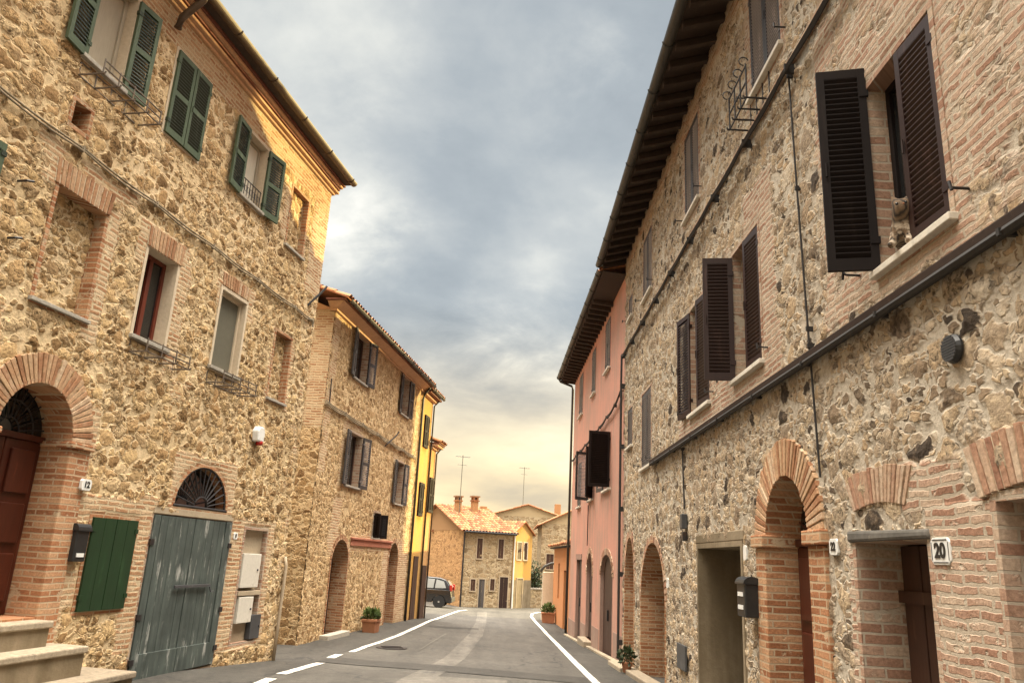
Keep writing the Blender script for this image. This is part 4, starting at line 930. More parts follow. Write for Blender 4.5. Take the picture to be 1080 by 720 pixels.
def eave(Hh, u0, u1, ow, zw, og, zg, pipe=None):
    n = int((u1-max(u0, 2))/.42); m = Hh.mb()
    m.hexa([(-.045, -.1, zw-.12), (.045, -.1, zw-.12), (.045, og-.05, zg-.10), (-.045, og-.05, zg-.10), (-.045, -.1, zw), (.045, -.1, zw), (.045, og-.05, zg-.0), (-.045, og-.05, zg-.0)])
    first = m.build('rafter', M_EAVE, Hh.root, (max(u0, 2)+.06, 0, 0), bevel=.006)
    for k in range(1, n+1):
        c = first.copy(); COL.objects.link(c); c.location.x = max(u0, 2)+.06+(u1-max(u0, 2)-.12)*k/n
    m = Hh.mb(); m.hexa([(u0, -.1, zw+.002), (u1, -.1, zw+.002), (u1, og-.02, zg+.002), (u0, og-.02, zg+.002), (u0, -.1, zw+.03), (u1, -.1, zw+.03), (u1, og-.02, zg+.03), (u0, og-.02, zg+.03)]); m.build('soffit', M_EAVE, Hh.root)
eave(H, -20, 17.05, 0, 8.66, .62, 8.46)
gutter(H, -20, 17.1, .66, 8.49, .075, M_GUTD)
tile_roof(H.root, 1, -20, 17.1, .60, 8.53, -3.5, 11.2); tile_roof(H.root, 1, -20, 17.1, -7.2, 8.6, -3.5, 11.2)  # unseen ridge raised to shape the sun patch on the left house
wall_sheet('end_wall', M_R, H.root, 1, -7.0, -.02, 7.0, 8.64, (), [(-9, 1, 0, 10, .9, .1)], .12, axis='o', at=16.99, uvoff=150)
m = MB(1); m.add([(16.9, -7.0, 8.6), (16.9, 0, 8.62), (16.9, -3.5, 11.1), (17.0, -7.0, 8.6), (17.0, 0, 8.62), (17.0, -3.5, 11.1)], [(0, 1, 2), (5, 4, 3), (0, 3, 4, 1), (1, 4, 5, 2), (2, 5, 3, 0)]); m.build('gable', M_BRICKP, H.root)
H.mb().hexa([(17.02, -.02, 8.62), (17.07, -.02, 8.62), (17.07, .64, 8.42), (17.02, .64, 8.42), (17.02, -.02, 8.66), (17.07, -.02, 8.66), (17.07, .64, 8.46), (17.02, .64, 8.46)]).build('flashing', M_LEAD, H.root)
# upper row: closed grey-brown louvred shutters
def hooks(Hh, win, us, z):
    for u, s in us:
        m = Hh.mb(); m.tube([(u, -.02, z), (u, .13, z), (u+.015*s, .14, z+.03)], .009, 6); m.tube([(u+.015*s, .14, z+.03), (u+.03*s, .14, z-.03)], .010, 6); m.build('shutter_hook', M_IRON, win)
for o in (T2a, T2b, T2c, NT, C1):
    w = window(H, o.u0, o.u1, o.z0, o.z1, .18, M_BROWN, M_BRICKP, M_GLASS, True, True, M_SILL)
    lw = (o.u1-o.u0)/2-.003
    shutter(H, w, o.u0, .0, o.z0+.02, 'a', 0, lw, o.z1-o.z0-.04, M_GREYBR, 0); shutter(H, w, o.u1, .0, o.z0+.02, 'b', 0, lw, o.z1-o.z0-.04, M_GREYBR, 0)
    hooks(H, w, ((o.u0-.14, -1), (o.u1+.14, 1)), o.z0+.10)
for o in (T2d, D1):
    w = window(H, o.u0, o.u1, o.z0, o.z1, .18, M_BROWN, M_BRICKP, M_GLASS, False, True, M_SILL)
    shutter(H, w, o.u0, .0, o.z0+.02, 'a', 0, o.u1-o.u0-.004, o.z1-o.z0-.04, M_GREYBR, 0); hooks(H, w, ((o.u1+.14, 1),), o.z0+.05)
def open_win(o, near, farl, fmat=M_BROWN, w1=None):
    w = window(H, o.u0, o.u1, o.z0, o.z1, .17, M_BLKBR, M_BRICKP, M_GLASS, True, True, M_SILL)
    lw = (o.u1-o.u0)/2-.004
    shutter(H, w, o.u0, .0, o.z0+.018, 'a', near, lw, o.z1-o.z0-.04, M_BROWN, 0); shutter(H, w, o.u1, .02, o.z0+.018, 'b', farl, .34 if farl < 120 else lw, o.z1-o.z0-.04+(.20 if o is BW else 0), M_BLKBR if o is BW else M_BROWN, 0, fl=-1 if farl < 120 else None)  # big window's open leaf: shade on its inner face put in as near-black
    hooks(H, w, ((o.u0-.2, -1), (o.u1+.3, 1)), o.z0+.09); return w
wB = open_win(BW, 2, 104); open_win(M1, 3, 100); open_win(M2, 6, 172); open_win(NW, 2, 100)
fr = flower_rack(H, 7.25, 6.36, .62, .38, .24, 'black scrolled iron flower rack under the highest right hand window', True, M_IRON)
# arched brick doorway 22
dw = reveal(H, H.root, D22.u0, D22.u1, D22.z0, D22.z1, .45, M_BRICK, .04, D22.rise); dw.name = 'doorway'
arch_ring(H, dw, D22.u0, D22.u1, D22.z1, D22.rise, .33, -.02, .045, M_VOUS, 40)
for a_, b_ in ((D22.u0-.33, D22.u0-.004), (D22.u1+.004, D22.u1+.28)): H.mb().box(a_, b_, -.05, .05, -.5, 1.88).build('pillar', M_BRICK, dw, bevel=.006)
for a_, b_ in ((D22.u0-.37, D22.u0+.035), (D22.u1-.035, D22.u1+.32)): H.mb().box(a_, b_, -.44, .09, 1.882, 2.0).build('impost', M_BRICK, dw, bevel=.012)
ld = panel_leaf(H, dw, D22.u0+.01, 7.005, -.08, 1.9, -.31, ((.05, .55), (.65, 1.15), (1.25, 1.8)), M_REDDOOR); panel_leaf(H, dw, 7.015, D22.u1-.01, -.08, 1.9, -.31, ((.05, .55), (.65, 1.15), (1.25, 1.8)), M_REDDOOR)
q = H.mb(); q.box(6.90, 6.96, -.27, -.215, .82, 1.05); q.tube([(6.93, -.22, .98), (6.93, -.16, .98), (6.86, -.16, .98)], .012, 6); q.build('handle', M_LEAD, ld)
q = H.mb(); q.prism([(7.01+.53*math.cos(t), 1.95+.56*math.sin(t)) for t in np.linspace(0, math.pi, 16)], -.32, -.29); q.build('fanlight', M_GLASS, dw)
q = H.mb(); q.box(D22.u0+.003, D22.u1-.003, -.32, -.23, 1.9, 1.97)
for t in np.linspace(.3, math.pi-.3, 5): q.tube([(7.01, -.27, 1.97), (7.01+.5*math.cos(t), -.27, 1.97+.52*math.sin(t))], .012, 5)
q.build('transom', M_REDDOOR, dw)
# low doorway 20 with stone lintel and relieving arch
dw = reveal(H, H.root, D20.u0, D20.u1, D20.z0, D20.z1, .36, M_BRICKP, .015); dw.name = 'doorway'
q = H.mb(); q.hexa([(D20.u0-.05, -.34, 1.893), (D20.u1+.10, -.34, 1.893), (D20.u1+.10, .036, 1.893), (D20.u0-.05, .04, 1.893), (D20.u0-.05, -.34, 1.955), (D20.u1+.10, -.34, 1.98), (D20.u1+.10, .034, 1.975), (D20.u0-.05, .036, 1.95)]); q.build('lintel', M_SLATE, dw, bevel=.02)
q = H.mb(); n = 7
for k in range(n): q.box(D20.u0+.02+.93*k/n+.004, D20.u0+.02+.93*(k+1)/n-.004, -.34, -.29+random.uniform(-.008, .008), -.1, 1.88)
ld = q.build('door_leaf', M_BRNDOOR, dw, bevel=.004)
for z in (.85, 1.5): H.mb().box(D20.u0, D20.u1, -.3, -.265, z, z+.08).build('ledge', M_BRNDOOR, ld)
flat_arch(H, dw, 4.88, 5.62, 2.10, .24, .034, M_VOUSP, .12, .04, 16, 'relieving_arch')
# rendered passage
dw = reveal(H, H.root, PS.u0, PS.u1, PS.z0, PS.z1, 1.1, M_GPLAS, .03, t=.06, floor=False); dw.name = 'doorway'
q = H.mb(); q.box(PS.u0, PS.u1, -1.10, -1.04, -.4, PS.z1); q.build('back_wall', M_GPLAS, dw)
q = H.mb(); q.box(PS.u0+.02, PS.u0+.75, -1.03, -.98, -.3, PS.z1-.01); q.build('door_leaf', M_BLKBR, dw)
wl = H.mb(); wl.box(PS.u0-.1, PS.u1+.12, -.02, .028, PS.z1+.062, PS.z1+.17); wl.build('lintel', M_GPLAS, dw, bevel=.01)
# vaulted entries
for o, n, th, dep in ((AF, 34, .06, 1.15), (A2_, 24, .13, .9)):
    dw = reveal(H, H.root, o.u0, o.u1, o.z0, o.z1, dep, M_BRICK, .028, o.rise, floor=False); dw.name = 'doorway'
    arch_ring(H, dw, o.u0, o.u1, o.z1, o.rise, th+.06, -.02, .028, M_VOUSP, n)
    H.mb().prism([(o.u0, o.z0), (o.u1, o.z0)]+[((o.u0+o.u1)/2+(o.u1-o.u0)/2*math.cos(t), o.z1+o.rise*math.sin(t)) for t in np.linspace(0, math.pi, 18)], -dep+.01, -dep+.06).build('door_leaf', M_BRNDOOR if o is AF else M_BLKBR, dw)
# barred ground window at the frame edge
w = window(H, BR.u0, BR.u1, BR.z0, BR.z1, .3, M_RUST, M_BRICKP, M_GLASS, True, True, M_CONC)
flat_arch(H, w, BR.u0-.05, BR.u1+.12, BR.z1+.02, .28, .036, M_VOUSP, .1, .06, 21)
q = H.mb()
for u in np.linspace(BR.u0+.12, BR.u1-.12, 5): q.tube([(u, -.14, BR.z0), (u, -.14, BR.z1)], .012, 6)
for z in (1.3, 1.6, 1.88): q.box(BR.u0, BR.u1, -.155, -.125, z-.014, z+.014)
q.build('grille', M_RUST, w)
dw = reveal(H, H.root, ND.u0, ND.u1, ND.z0, ND.z1, .36, M_BRICKP, .015); dw.name = 'doorway'
H.mb().box(ND.u0, ND.u1, -.35, -.30, -.1, 1.95).build('door_leaf', M_BRNDOOR, dw)
# things fixed to the wall
plate(H, 4.52, 1.82, .20, .15, '20', 'white house number plate 20 beside the low plank door', tsize=.115)
plate(H, 5.98, 1.865, .15, .12, '22', 'white house number plate 22 beside the brick arched door', o=.035, frame=False, tsize=.085)
plate(H, 8.25, 1.84, .11, .15, None, 'blank white plate beside the rendered passage', frame=False)
plate(H, 12.25, 1.43, .16, .15, None, 'blank white plate beside the wide dark archway', frame=False)
mailbox(H, 7.93, 1.23, .27, .38, .15, 'black wall mailbox with white labels beside the brick arched door', M_BLACK, (.18, .5))
v = H.mb(); v.lathe([(.085, 0), (.085, .012), (.072, .034)], (0, 0, 0), 'o', 18)
v0 = v.build('wall_vent', M_BLACK, None, tuple(H.world(4.17, .03, 2.92)), H.rot); tag(v0, 'round dark vent grille in the rubble above the low doorway', 'vent')
v = H.mb()
for k in range(-4, 5):
    hw = math.sqrt(max(.001, .075**2-(k*.016)**2)); v.box(-hw, hw, .035, .041, k*.016-.004, k*.016+.004); v.box(k*.016-.003, k*.016+.003, .0355, .0405, -hw, hw)
v.build('grille', M_DKGREY, v0)
j = H.thing('junction_box', 10.93, .03, 2.28, 'small dark junction box above the rendered passage', 'junction box'); H.mb().box(-.07, .07, 0, .08, -.1, .1).build('case', M_DKGREY, j, bevel=.01); H.mb().box(-.05, .05, 0, .06, -.26, -.14).build('cover', M_IRON, j, bevel=.008)
s0 = H.mb().box(-.26, .26, 0, .03, -.16, .16).build('meter_cover', M_DKGREY, None, tuple(H.world(11.2, .035, .5)), H.rot, bevel=.006); tag(s0, 'flat grey metal meter cover low on the right stone wall', 'meter cover')
q = H.mb(); q.lathe([(.03, 0), (.03, .01)], (4.36, 0.03, .95), 'o', 10); q.tube([(4.36+.05*math.cos(t), .05, .93+.06*math.sin(t)) for t in np.linspace(.5, 6.2, 12)], .012, 6); q.build('tie_ring', M_IRON, H.root)
# doorstones along the foot of the wall
for u0, u1, o in ((15.2, 16.9, .32), (12.3, 14.9, .26), (8.2, 10.5, .2)):
    z = float(gz(2.4, (u0+u1)/2)); st = H.mb(); st.hexa([(u0, .03, z-.2), (u1, .03, z-.2), (u1, o, z-.2), (u0, o, z-.2), (u0, .03, float(gz(2.4, u0))+.09), (u1, .03, float(gz(2.4, u1))+.09), (u1, o, float(gz(2.4, u1))+.08), (u0, o, float(gz(2.4, u0))+.08)]); st.build('doorstep', M_STEP, H.root, bevel=.02)
pz = float(gz(2.2, 14.95))
pt = tag(empty('potted_plant', (2.28, 14.98, pz+.02), 0), 'leafy potted plant standing at the foot of the right stone wall', 'plant'); pt.scale = (.68,)*3
m = MB(); m.lathe([(.10, 0), (.14, .22), (.155, .22), (.155, .26), (.13, .26)], n=16); m.build('pot', M_POT, pt, smooth=False)
m = MB(); leaves(m, (0, 0, .40), .20, .24, .18, 150, .13, .4); leaves(m, (.0, .12, .52), .1, .12, .12, 40, .12, .5); m.build('foliage', M_LEAFD, pt, recalc=False)
m = MB(); [m.tube([(0, 0, .24), (.06*math.cos(a), .06*math.sin(a), .36), (.12*math.cos(a), .14*math.sin(a), .5)], .008, 5) for a in (0, 2, 4)]; m.build('stem', M_LEAFD, pt)

# ================================================================== pink house
P = House('pink_house', 2.5, 17.03, -1.2, 1, 'pink plastered house with deep dark eave joined to the right stone house', 'house')
G1 = Op(1.5, 3.45, -.9, 1.38, .50); G2 = Op(5.1, 6.35, -.35, 1.32, .62); G3 = Op(7.75, 9.1, -.8, 1.75)
def plain_wall(Hh, name, mat, u0, u1, z0, z1, ops, res=.12):
    w = wall_sheet(name, mat, Hh.root, Hh.sg, u0, u1, z0, z1, ops, (), res); return w
W1 = Op(2.4, 3.25, 6.6, 8.0); W2 = Op(5.3, 6.1, 6.55, 7.95); W3 = Op(8.55, 9.55, 6.5, 7.95); V1 = Op(2.05, 3.15, 3.45, 4.85); V2 = Op(5.35, 6.3, 3.43, 4.9); V3 = Op(8.4, 9.3, 3.42, 4.88)
plain_wall(P, 'wall', M_PINK, 0.0, 11.3, -1.3, 8.25, [G1, G2, G3, W1, W2, W3, V1, V2, V3])
for a, b in ((.0, 1.28), (3.66, 4.98), (6.48, 7.62), (9.22, 11.3)):
    P.mb().box(a, b, -.02, .012, -1.3, float(gz(2.3, 17+(a+b)/2))+.55).build('plinth', M_PINKD, P.root)
core(P, 0.02, 11.28, -1.2, 8.2, 7)
P.mb().box(11.27, 11.3, -7, -.005, -1.2, 8.24).build('end_wall', M_PINK, P.root)
eave(P, .0, 11.45, 0, 8.24, .58, 8.30)
gutter(P, .05, 11.5, .62, 8.38, .075, M_GUTD); tile_roof(P.root, 1, .0, 11.5, .60, 8.36, -3.5, 9.3); tile_roof(P.root, 1, 0, 11.5, -7.2, 8.36, -3.5, 9.3)
m = MB(1); m.add([(11.2, -7.0, 8.2), (11.2, 0, 8.2), (11.2, -3.5, 9.2), (11.3, -7.0, 8.2), (11.3, 0, 8.2), (11.3, -3.5, 9.2)], [(0, 1, 2), (5, 4, 3), (0, 3, 4, 1), (1, 4, 5, 2), (2, 5, 3, 0)]); m.build('gable', M_PINK, P.root)
m = P.mb(); m.tube([(11.36, .62, 8.32), (11.36, .55, 8.2), (11.36, .12, 8.05), (11.34, .08, 7.9), (11.34, .08, -.8)], .045, 8); m.build('downpipe', M_GUTD, P.root, smooth=True)
for o in (W1, W2, W3, V3):
    w = window(P, o.u0, o.u1, o.z0, o.z1, .16, M_BROWN, M_PINK, M_GLASS, True, True, M_SILL, rfront=.008)
    lw = (o.u1-o.u0)/2-.003; mt = M_GREYBR
    shutter(P, w, o.u0, .0, o.z0+.02, 'a', 0, lw, o.z1-o.z0-.03, mt, 0); shutter(P, w, o.u1, .0, o.z0+.02, 'b', 0, lw, o.z1-o.z0-.03, mt, 0)
w = window(P, V1.u0, V1.u1, V1.z0, V1.z1, .2, M_BROWN, M_PINK, M_GLASS, True, True, M_SILL, rfront=.008)
shutter(P, w, V1.u0, .03, V1.z0+.02, 'a', 96, .53, 1.37, M_BLKBR, 0, label='dark louvred shutter standing open at right angles'); shutter(P, w, V1.u1, .03, V1.z0+.02, 'b', 170, .53, 1.37, M_GREYBR, 0)
w = window(P, V2.u0, V2.u1, V2.z0, V2.z1, .2, M_BROWN, M_PINK, M_GLASS, True, True, M_SILL, rfront=.008)
shutter(P, w, V2.u0, .03, V2.z0+.02, 'a', 150, .47, 1.43, M_BLKBR, 0); shutter(P, w, V2.u1, .03, V2.z0+.02, 'b', 60, .47, 1.43, M_GREYBR, 0)
for o, mt in ((G1, M_BRNDOOR), (G2, M_BRNDOOR), (G3, M_BRNDOOR)):
    dw = reveal(P, P.root, o.u0, o.u1, o.z0, o.z1, .16, M_PINKD, .006, o.rise, floor=False); dw.name = 'doorway'
    if o.rise: arch_ring(P, dw, o.u0, o.u1, o.z1, o.rise, .16, -.02, .022, M_VOUSP, 24)
    else: P.mb().box(o.u0-.1, o.u1+.1, -.02, .03, o.z1+.01, o.z1+.18).build('lintel', M_PINKD, dw)
    n = 8; m = P.mb(); c_, r_ = (o.u0+o.u1)/2, (o.u1-o.u0)/2
    for k in range(n):
        a, b = o.u0+2*r_*k/n+.006, o.u0+2*r_*(k+1)/n-.006; top = lambda u: o.z1+(o.rise*math.sqrt(max(0, 1-((u-c_)/r_)**2)) if o.rise else 0)-.01
        m.prism([(a, o.z0), (b, o.z0), (b, top(b)), (a, top(a))], -.13, -.08)
    ld = m.build('door_leaf', mt, dw); P.mb().box(c_+.06, c_+.10, -.08, -.04, .35, .60).build('handle', M_IRON, ld)
P.mb().box(4.95, 6.5, -.02, .22, -.72, -.36).build('doorstep', M_STEP, P.root, bevel=.02)
for k in range(20):
    u0 = .05+k*.56; m = P.mb(); m.hexa([(u0, .03, -1.2), (u0+.54, .03, -1.2), (u0+.54, .16, -1.2), (u0, .16, -1.2)]+[(u, o, float(gz(2.3, 17+u))+.05) for u, o in ((u0, .03), (u0+.54, .03), (u0+.54, .16), (u0, .16))]); m.build('kerbstone', M_STEP, P.root, bevel=.01)
cable(P, 'wall_cable', [(.05, .06, 5.6), (1.2, .06, 5.35), (4.5, .05, 5.25), (11.2, .05, 5.25)], .018, 'cables looping down onto the pink plaster wall', .04, M_CABLE, 'cables along the facades', strands=2)
cable(P, 'wall_cable', [(6.0, .05, 3.3), (6.03, .05, 2.15)], .014, 'short cable above the narrow arched door of the pink house', .0, M_CABLE, 'cables along the facades', clips=False)
cable(P, 'wall_cable', [(.22, .05, 5.5), (.22, .05, -.2)], .02, 'grey conduit down the near corner of the pink house', .0, M_CABLEG, 'cables along the facades')

# ================================================================== low orange house beyond the pink one
O = House('orange_house', 2.38, 28.4, -2.0, 1, 'low orange plastered house with tiled lean-to roof beyond the pink house', 'house')
OD = Op(2.0, 2.9, -1, 1.35); OW = Op(4.6, 5.2, .2, 1.6)
plain_wall(O, 'wall', M_ORANGE, 0.05, 7.2, -1.3, 2.2, [OD, OW]); O.mb().box(.05, 7.2, -5, -.3, -1.3, 2.2).build('inner_wall', M_ORANGE, O.root)
O.mb().box(7.17, 7.2, -5, -.01, -1.3, 2.19).build('end_wall', M_ORANGE, O.root)
for o in (OD, OW):
    w = reveal(O, O.root, o.u0, o.u1, o.z0, o.z1, .28, M_ORANGE, .006, floor=o is OW); w.name = 'doorway' if o is OD else 'window'
    O.mb().box(o.u0, o.u1, -.22, -.17, o.z0, o.z1).build('door_leaf' if o is OD else 'shutter', M_BRNDOOR, w)
O.mb().box(.0, 7.3, -.1, .18, 2.2, 2.26).build('soffit', M_EAVE, O.root)
tile_roof(O.root, 1, 0, 7.35, .26, 2.28, -1.2, 2.75, row=.3)
O.mb().box(.05, 6.6, -5, -1.15, 2.2, 3.05).build('wall', M_BAND, O.root)
tile_roof(O.root, 1, 0, 6.8, -.75, 3.08, -3.0, 3.85, row=.3); tile_roof(O.root, 1, 0, 6.8, -5.2, 3.08, -3.0, 3.85)
g_ = tag(empty('gate_pier', (1.78, 35.9, -.95), 0), 'cream gate pier with curved dark metal hood beyond the orange house', 'gate pier')
MB().box(-.12, .6, -.2, .2, 0, 2.15).build('pier', M_CREAM, g_, bevel=.02)
m = MB(); m.tube([(-.22, 0, 2.15), (-.05, 0, 2.38), (.25, 0, 2.52), (.62, 0, 2.55)], .06, 10); m.build('coping', M_GUTD, g_, smooth=True)
planter('planter', (1.86, 34.0, float(gz(1.86, 34))), 0, .55, .45, .42, M_POT, 'square terracotta planter with a pale shrub by the orange house', 300, .34, lm=M_LEAF)

# ================================================================== houses at the end of the street
def far_house(name, C, ang, la, lb, z0, z1, rise, ma, mb_, lab, ridge='a', over=.25):
    """box house from corner C; wall A runs along ang (deg from +x), wall B to the left of it; ridge parallel to A or B"""
    h = empty(name, (C[0], C[1], 0), R_(ang)); tag(h, lab, 'house')
    # local: x along A, y away from the street
    h2 = type('o', (), {})(); h2.root = h; h2.sg = -1; h2.mb = lambda: MB(-1)
    wall_sheet('wall', ma, h, -1, 0, la, z0, z1, (), (), .12, uvoff=C[1])
    # side wall B on x=0 plane looking to -x
    zt = z1
    s = wall_sheet('wall', mb_, h, -1, -lb, 0, z0, zt, (), (), .12, axis='o', at=0.0, uvoff=C[1]+20)
    MB().box(.1, la, .1, lb, z0, z1).build('inner_wall', mb_, h)
    if ridge == 'a':
        tile_roof(h, -1, -over, la+over, over, z1+.02-over*rise*2/lb, -lb/2, z1+rise); tile_roof(h, -1, -over, la+over, -lb-over, z1+.02-over*rise*2/lb, -lb/2, z1+rise)
        for x in (0.0, la-.1):
            m = MB(); m.add([(x, 0, z1-.01), (x, lb, z1-.01), (x, lb/2, z1+rise-.03), (x+.1, 0, z1-.01), (x+.1, lb, z1-.01), (x+.1, lb/2, z1+rise-.03)], [(0, 1, 2), (5, 4, 3), (0, 3, 4, 1), (1, 4, 5, 2), (2, 5, 3, 0)]); m.build('gable', mb_, h)
    return h, h2
def far_roof_b(h, la, lb, z1, rise, over=.25, mat=None, gmat=M_YEL):
    """ridge running away from the street: gable above wall A"""
    for sgn, a, b in ((1, -over, la/2), (-1, la+over, la/2)):
        m = MB(); z0 = z1-over*rise*2/la; n = 12
        L_ = lb+.3
        for k in range(int(L_/.2)):
            y = -.15+k*.2; rnd = random.random()
            for j in range(6):
                x0 = a+(b-a)*j/6; x1 = a+(b-a)*(j+1)/6; q0 = z0+(z1+rise-z0)*j/6; q1 = z0+(z1+rise-z0)*(j+1)/6
                m.add([(x0, y, q0+.02), (x1, y, q1), (x1, y+.1, q1+.06), (x0, y+.1, q0+.08), (x1, y+.2, q1), (x0, y+.2, q0+.02)], [(0, 1, 2, 3), (3, 2, 4, 5)], random.random())
        m.hexa([(a, -.15, z0-.05), (b, -.15, z1+rise-.05), (b, L_-.15, z1+rise-.05), (a, L_-.15, z0-.05), (a, -.15, z0), (b, -.15, z1+rise), (b, L_-.15, z1+rise), (a, L_-.15, z0)], .3)
        m.build('roof', M_TILE, h)
    m = MB(); m.add([(0, 0, z1-.01), (la, 0, z1-.01), (la/2, 0, z1+rise-.03), (0, .1, z1-.01), (la, .1, z1-.01), (la/2, .1, z1+rise-.03)], [(0, 1, 2), (5, 4, 3), (0, 3, 4, 1), (1, 4, 5, 2), (2, 5, 3, 0)]); m.build('gable', gmat, h)
def hole(h, u0, u1, z0, z1, mat, name='window', fr=M_BAND):
    """window or door with a stone frame on wall A of a far house"""
    m = MB(-1); t = .06; m.box(u0-t, u0, -.05, .05, z0-t, z1+t); m.box(u1, u1+t, -.05, .05, z0-t, z1+t); m.box(u0, u1, -.05, .05, z1, z1+t)
    if name == 'window': m.box(u0, u1, -.05, .06, z0-t, z0)
    w = m.build(name, fr, h); m = MB(-1); m.box(u0, (u0+u1)/2-.008, -.03, .025, z0, z1); m.box((u0+u1)/2+.008, u1, -.03, .025, z0, z1)
    m.build('shutter' if name == 'window' else 'door_leaf', mat, w); return w
c1, _ = far_house('stone_cottage', (-2.4, 44), 25, 3.0, 9.0, -1.3, 3.12, 1.55, M_FAR, M_FARO, 'small grey stone cottage with an orange side wall and terracotta roof', 'a')
for u0, u1, z0, z1, mt, nm in ((.80, 1.12, 1.62, 2.70, M_BRNDOOR, 'window'), (2.1, 2.42, 1.68, 2.72, M_BRNDOOR, 'window'), (.55, .82, -.1, .5, M_BRNDOOR, 'window'), (1.05, 1.38, -1.0, .52, M_GREYBR, 'door'), (1.72, 1.98, -.05, .55, M_BRNDOOR, 'window'), (2.3, 2.8, -.95, .68, M_BROWN, 'door')):
    hole(c1, u0, u1, z0, z1, mt, nm)
m = MB(-1); m.tube([(-.02, .1, 3.1), (-.02, .1, -1.1)], .05, 8); m.tube([(-.1, .3, 3.02), (3.1, .3, 3.02)], .06, 8); m.build('downpipe', M_IRON, c1)
def chimney(h, x, y, z0, z1, w, mat, cap=True):
    m = MB(); m.box(x-w/2, x+w/2, y-w/2, y+w/2, z0, z1)
    ch = m.build('chimney', mat, h, bevel=.01)
    if cap:
        m = MB(); m.box(x-w/2-.05, x+w/2+.05, y-w/2-.05, y+w/2+.05, z1+.001, z1+.07)
        for a in (-1, 1):
            for b in (-1, 1): m.box(x+a*w*.35-.05, x+a*w*.35+.05, y+b*w*.35-.05, y+b*w*.35+.05, z1+.07, z1+.25)
        m.box(x-w/2-.07, x+w/2+.07, y-w/2-.07, y+w/2+.07, z1+.251, z1+.33); m.build('chimney_cap', M_TILE, ch)
chimney(c1, .75, 3.2, 3.6, 4.85, .34, M_FARO); chimney(c1, 1.95, 3.5, 3.8, 4.95, .36, M_FARO)
chimney(c1, 2.85, 4.2, 4.2, 4.75, .35, M_FARO, False)
y1, _ = far_house('yellow_house', (.36, 45.35), 55, 1.95, 6.0, -1.3, 3.2, .0, M_YEL, M_YEL, 'yellow gabled house at the end of the street beside the stone cottage', '')
far_roof_b(y1, 1.95, 6, 3.2, .62, .16)
m = MB(-1); m.box(-.01, 1.97, -.02, .03, -1.3, .55); m.build('plinth', M_GPLAS, y1)
for u0, u1 in ((.38, .78), (1.05, 1.40)): hole(y1, u0, u1, 1.68, 2.62, M_BRNDOOR, 'window', M_CREAM)
hole(y1, .5, 1.05, -1.0, .62, M_BROWN, 'door', M_BAND)
m = MB(-1); m.tube([(.06, .05, 3.1), (.06, .05, -1.0)], .045, 8); m.build('downpipe', M_WHITE, y1)
h1, _ = far_house('hill_house', (-1.6, 62), 0, 6.2, 9, -1.6, 4.95, 0, M_FAR, M_FAR, 'big grey stone gabled house farthest up behind the yellow gable', '')
far_roof_b(h1, 6.2, 9, 4.95, .95, .35, gmat=M_FAR); chimney(h1, 5.6, 2.5, 4.9, 6.2, .5, M_FARO, False)
for u0, z0 in ((2.6, 1.6), (4.2, 1.6), (3.4, -.6)): hole(h1, u0, u0+.5, z0, z0+.95, M_BRNDOOR)
h2, _ = far_house('hill_house', (2.15, 50), 0, 4.6, 7, -1.3, 3.95, 0, M_FAR, M_FAR, 'brown stone house with low tiled gable half hidden behind the orange house', '')
far_roof_b(h2, 4.6, 7, 3.95, 1.1, .3, gmat=M_FAR)
hole(h2, .35, .8, 1.2, 2.1, M_BRNDOOR)
lw_ = empty('garden_wall', (1.15, 46.9, 0), R_(10)); tag(lw_, 'low stone garden wall under the dark bush at street end', 'wall')
wall_sheet('wall', M_FAR, lw_, -1, 0, 1.3, -1.3, .05, (), (), .1); MB(-1).box(-.03, 1.33, -.35, .05, .05, .13).build('coping', M_CONC, lw_); MB(-1).box(0, 1.3, -.32, -.02, -1.3, .05).build('inner_wall', M_GPLAS, lw_)
# dark bush behind the wall
bs = tag(empty('bush', (1.75, 47.9, -1.0), 0), 'dark evergreen bush growing over the low garden wall', 'bush')
m = MB(); m.tube([(0, 0, 0), (.05, 0, 1.0), (-.05, .05, 2.0)], [.09, .07, .03], 8)
for k in range(7): a = k*.9; m.tube([(.02, 0, .8+k*.15), (.4*math.cos(a), .4*math.sin(a), 1.3+k*.16)], [.035, .012], 5)
m.build('trunk', M_BRNDOOR, bs)
m = MB()
for k in range(16):
    a = random.uniform(0, 6.28); rr_ = random.uniform(0, .42); leaves(m, (rr_*math.cos(a), rr_*math.sin(a)*.8, random.uniform(.75, 2.35)), .3, .3, .28, 80, .13)
m.build('foliage', M_LEAFD, bs, recalc=False)
# antennas on far roofs
def antenna(x, y, z0, z1, lab):
    t = tag(empty('tv_antenna', (x, y, z0), R_(20)), lab, 'antenna', 'television antennas'); h = z1-z0
    m = MB(); m.tube([(0, 0, 0), (0, 0, h)], .022, 6); m.build('mast', M_DKGREY, t)
    m = MB(); m.tube([(-.45, 0, h-.1), (.45, 0, h-.1)], .014, 5)
    for k in range(6): q = -.4+k*.16; m.tube([(q, -.22, h-.1), (q, .22, h-.1)], .009, 4)
    m.tube([(-.3, 0, h-.6), (.3, 0, h-.6)], .012, 5); m.build('aerial', M_DKGREY, t)
antenna(-2.95, 46.9, 4.0, 7.6, 'tall television antenna on the stone cottage roof'); antenna(1.1, 62.6, 5.5, 8.9, 'thin television antenna on the roof of the farthest house')
# houses that stand beyond the right-hand row

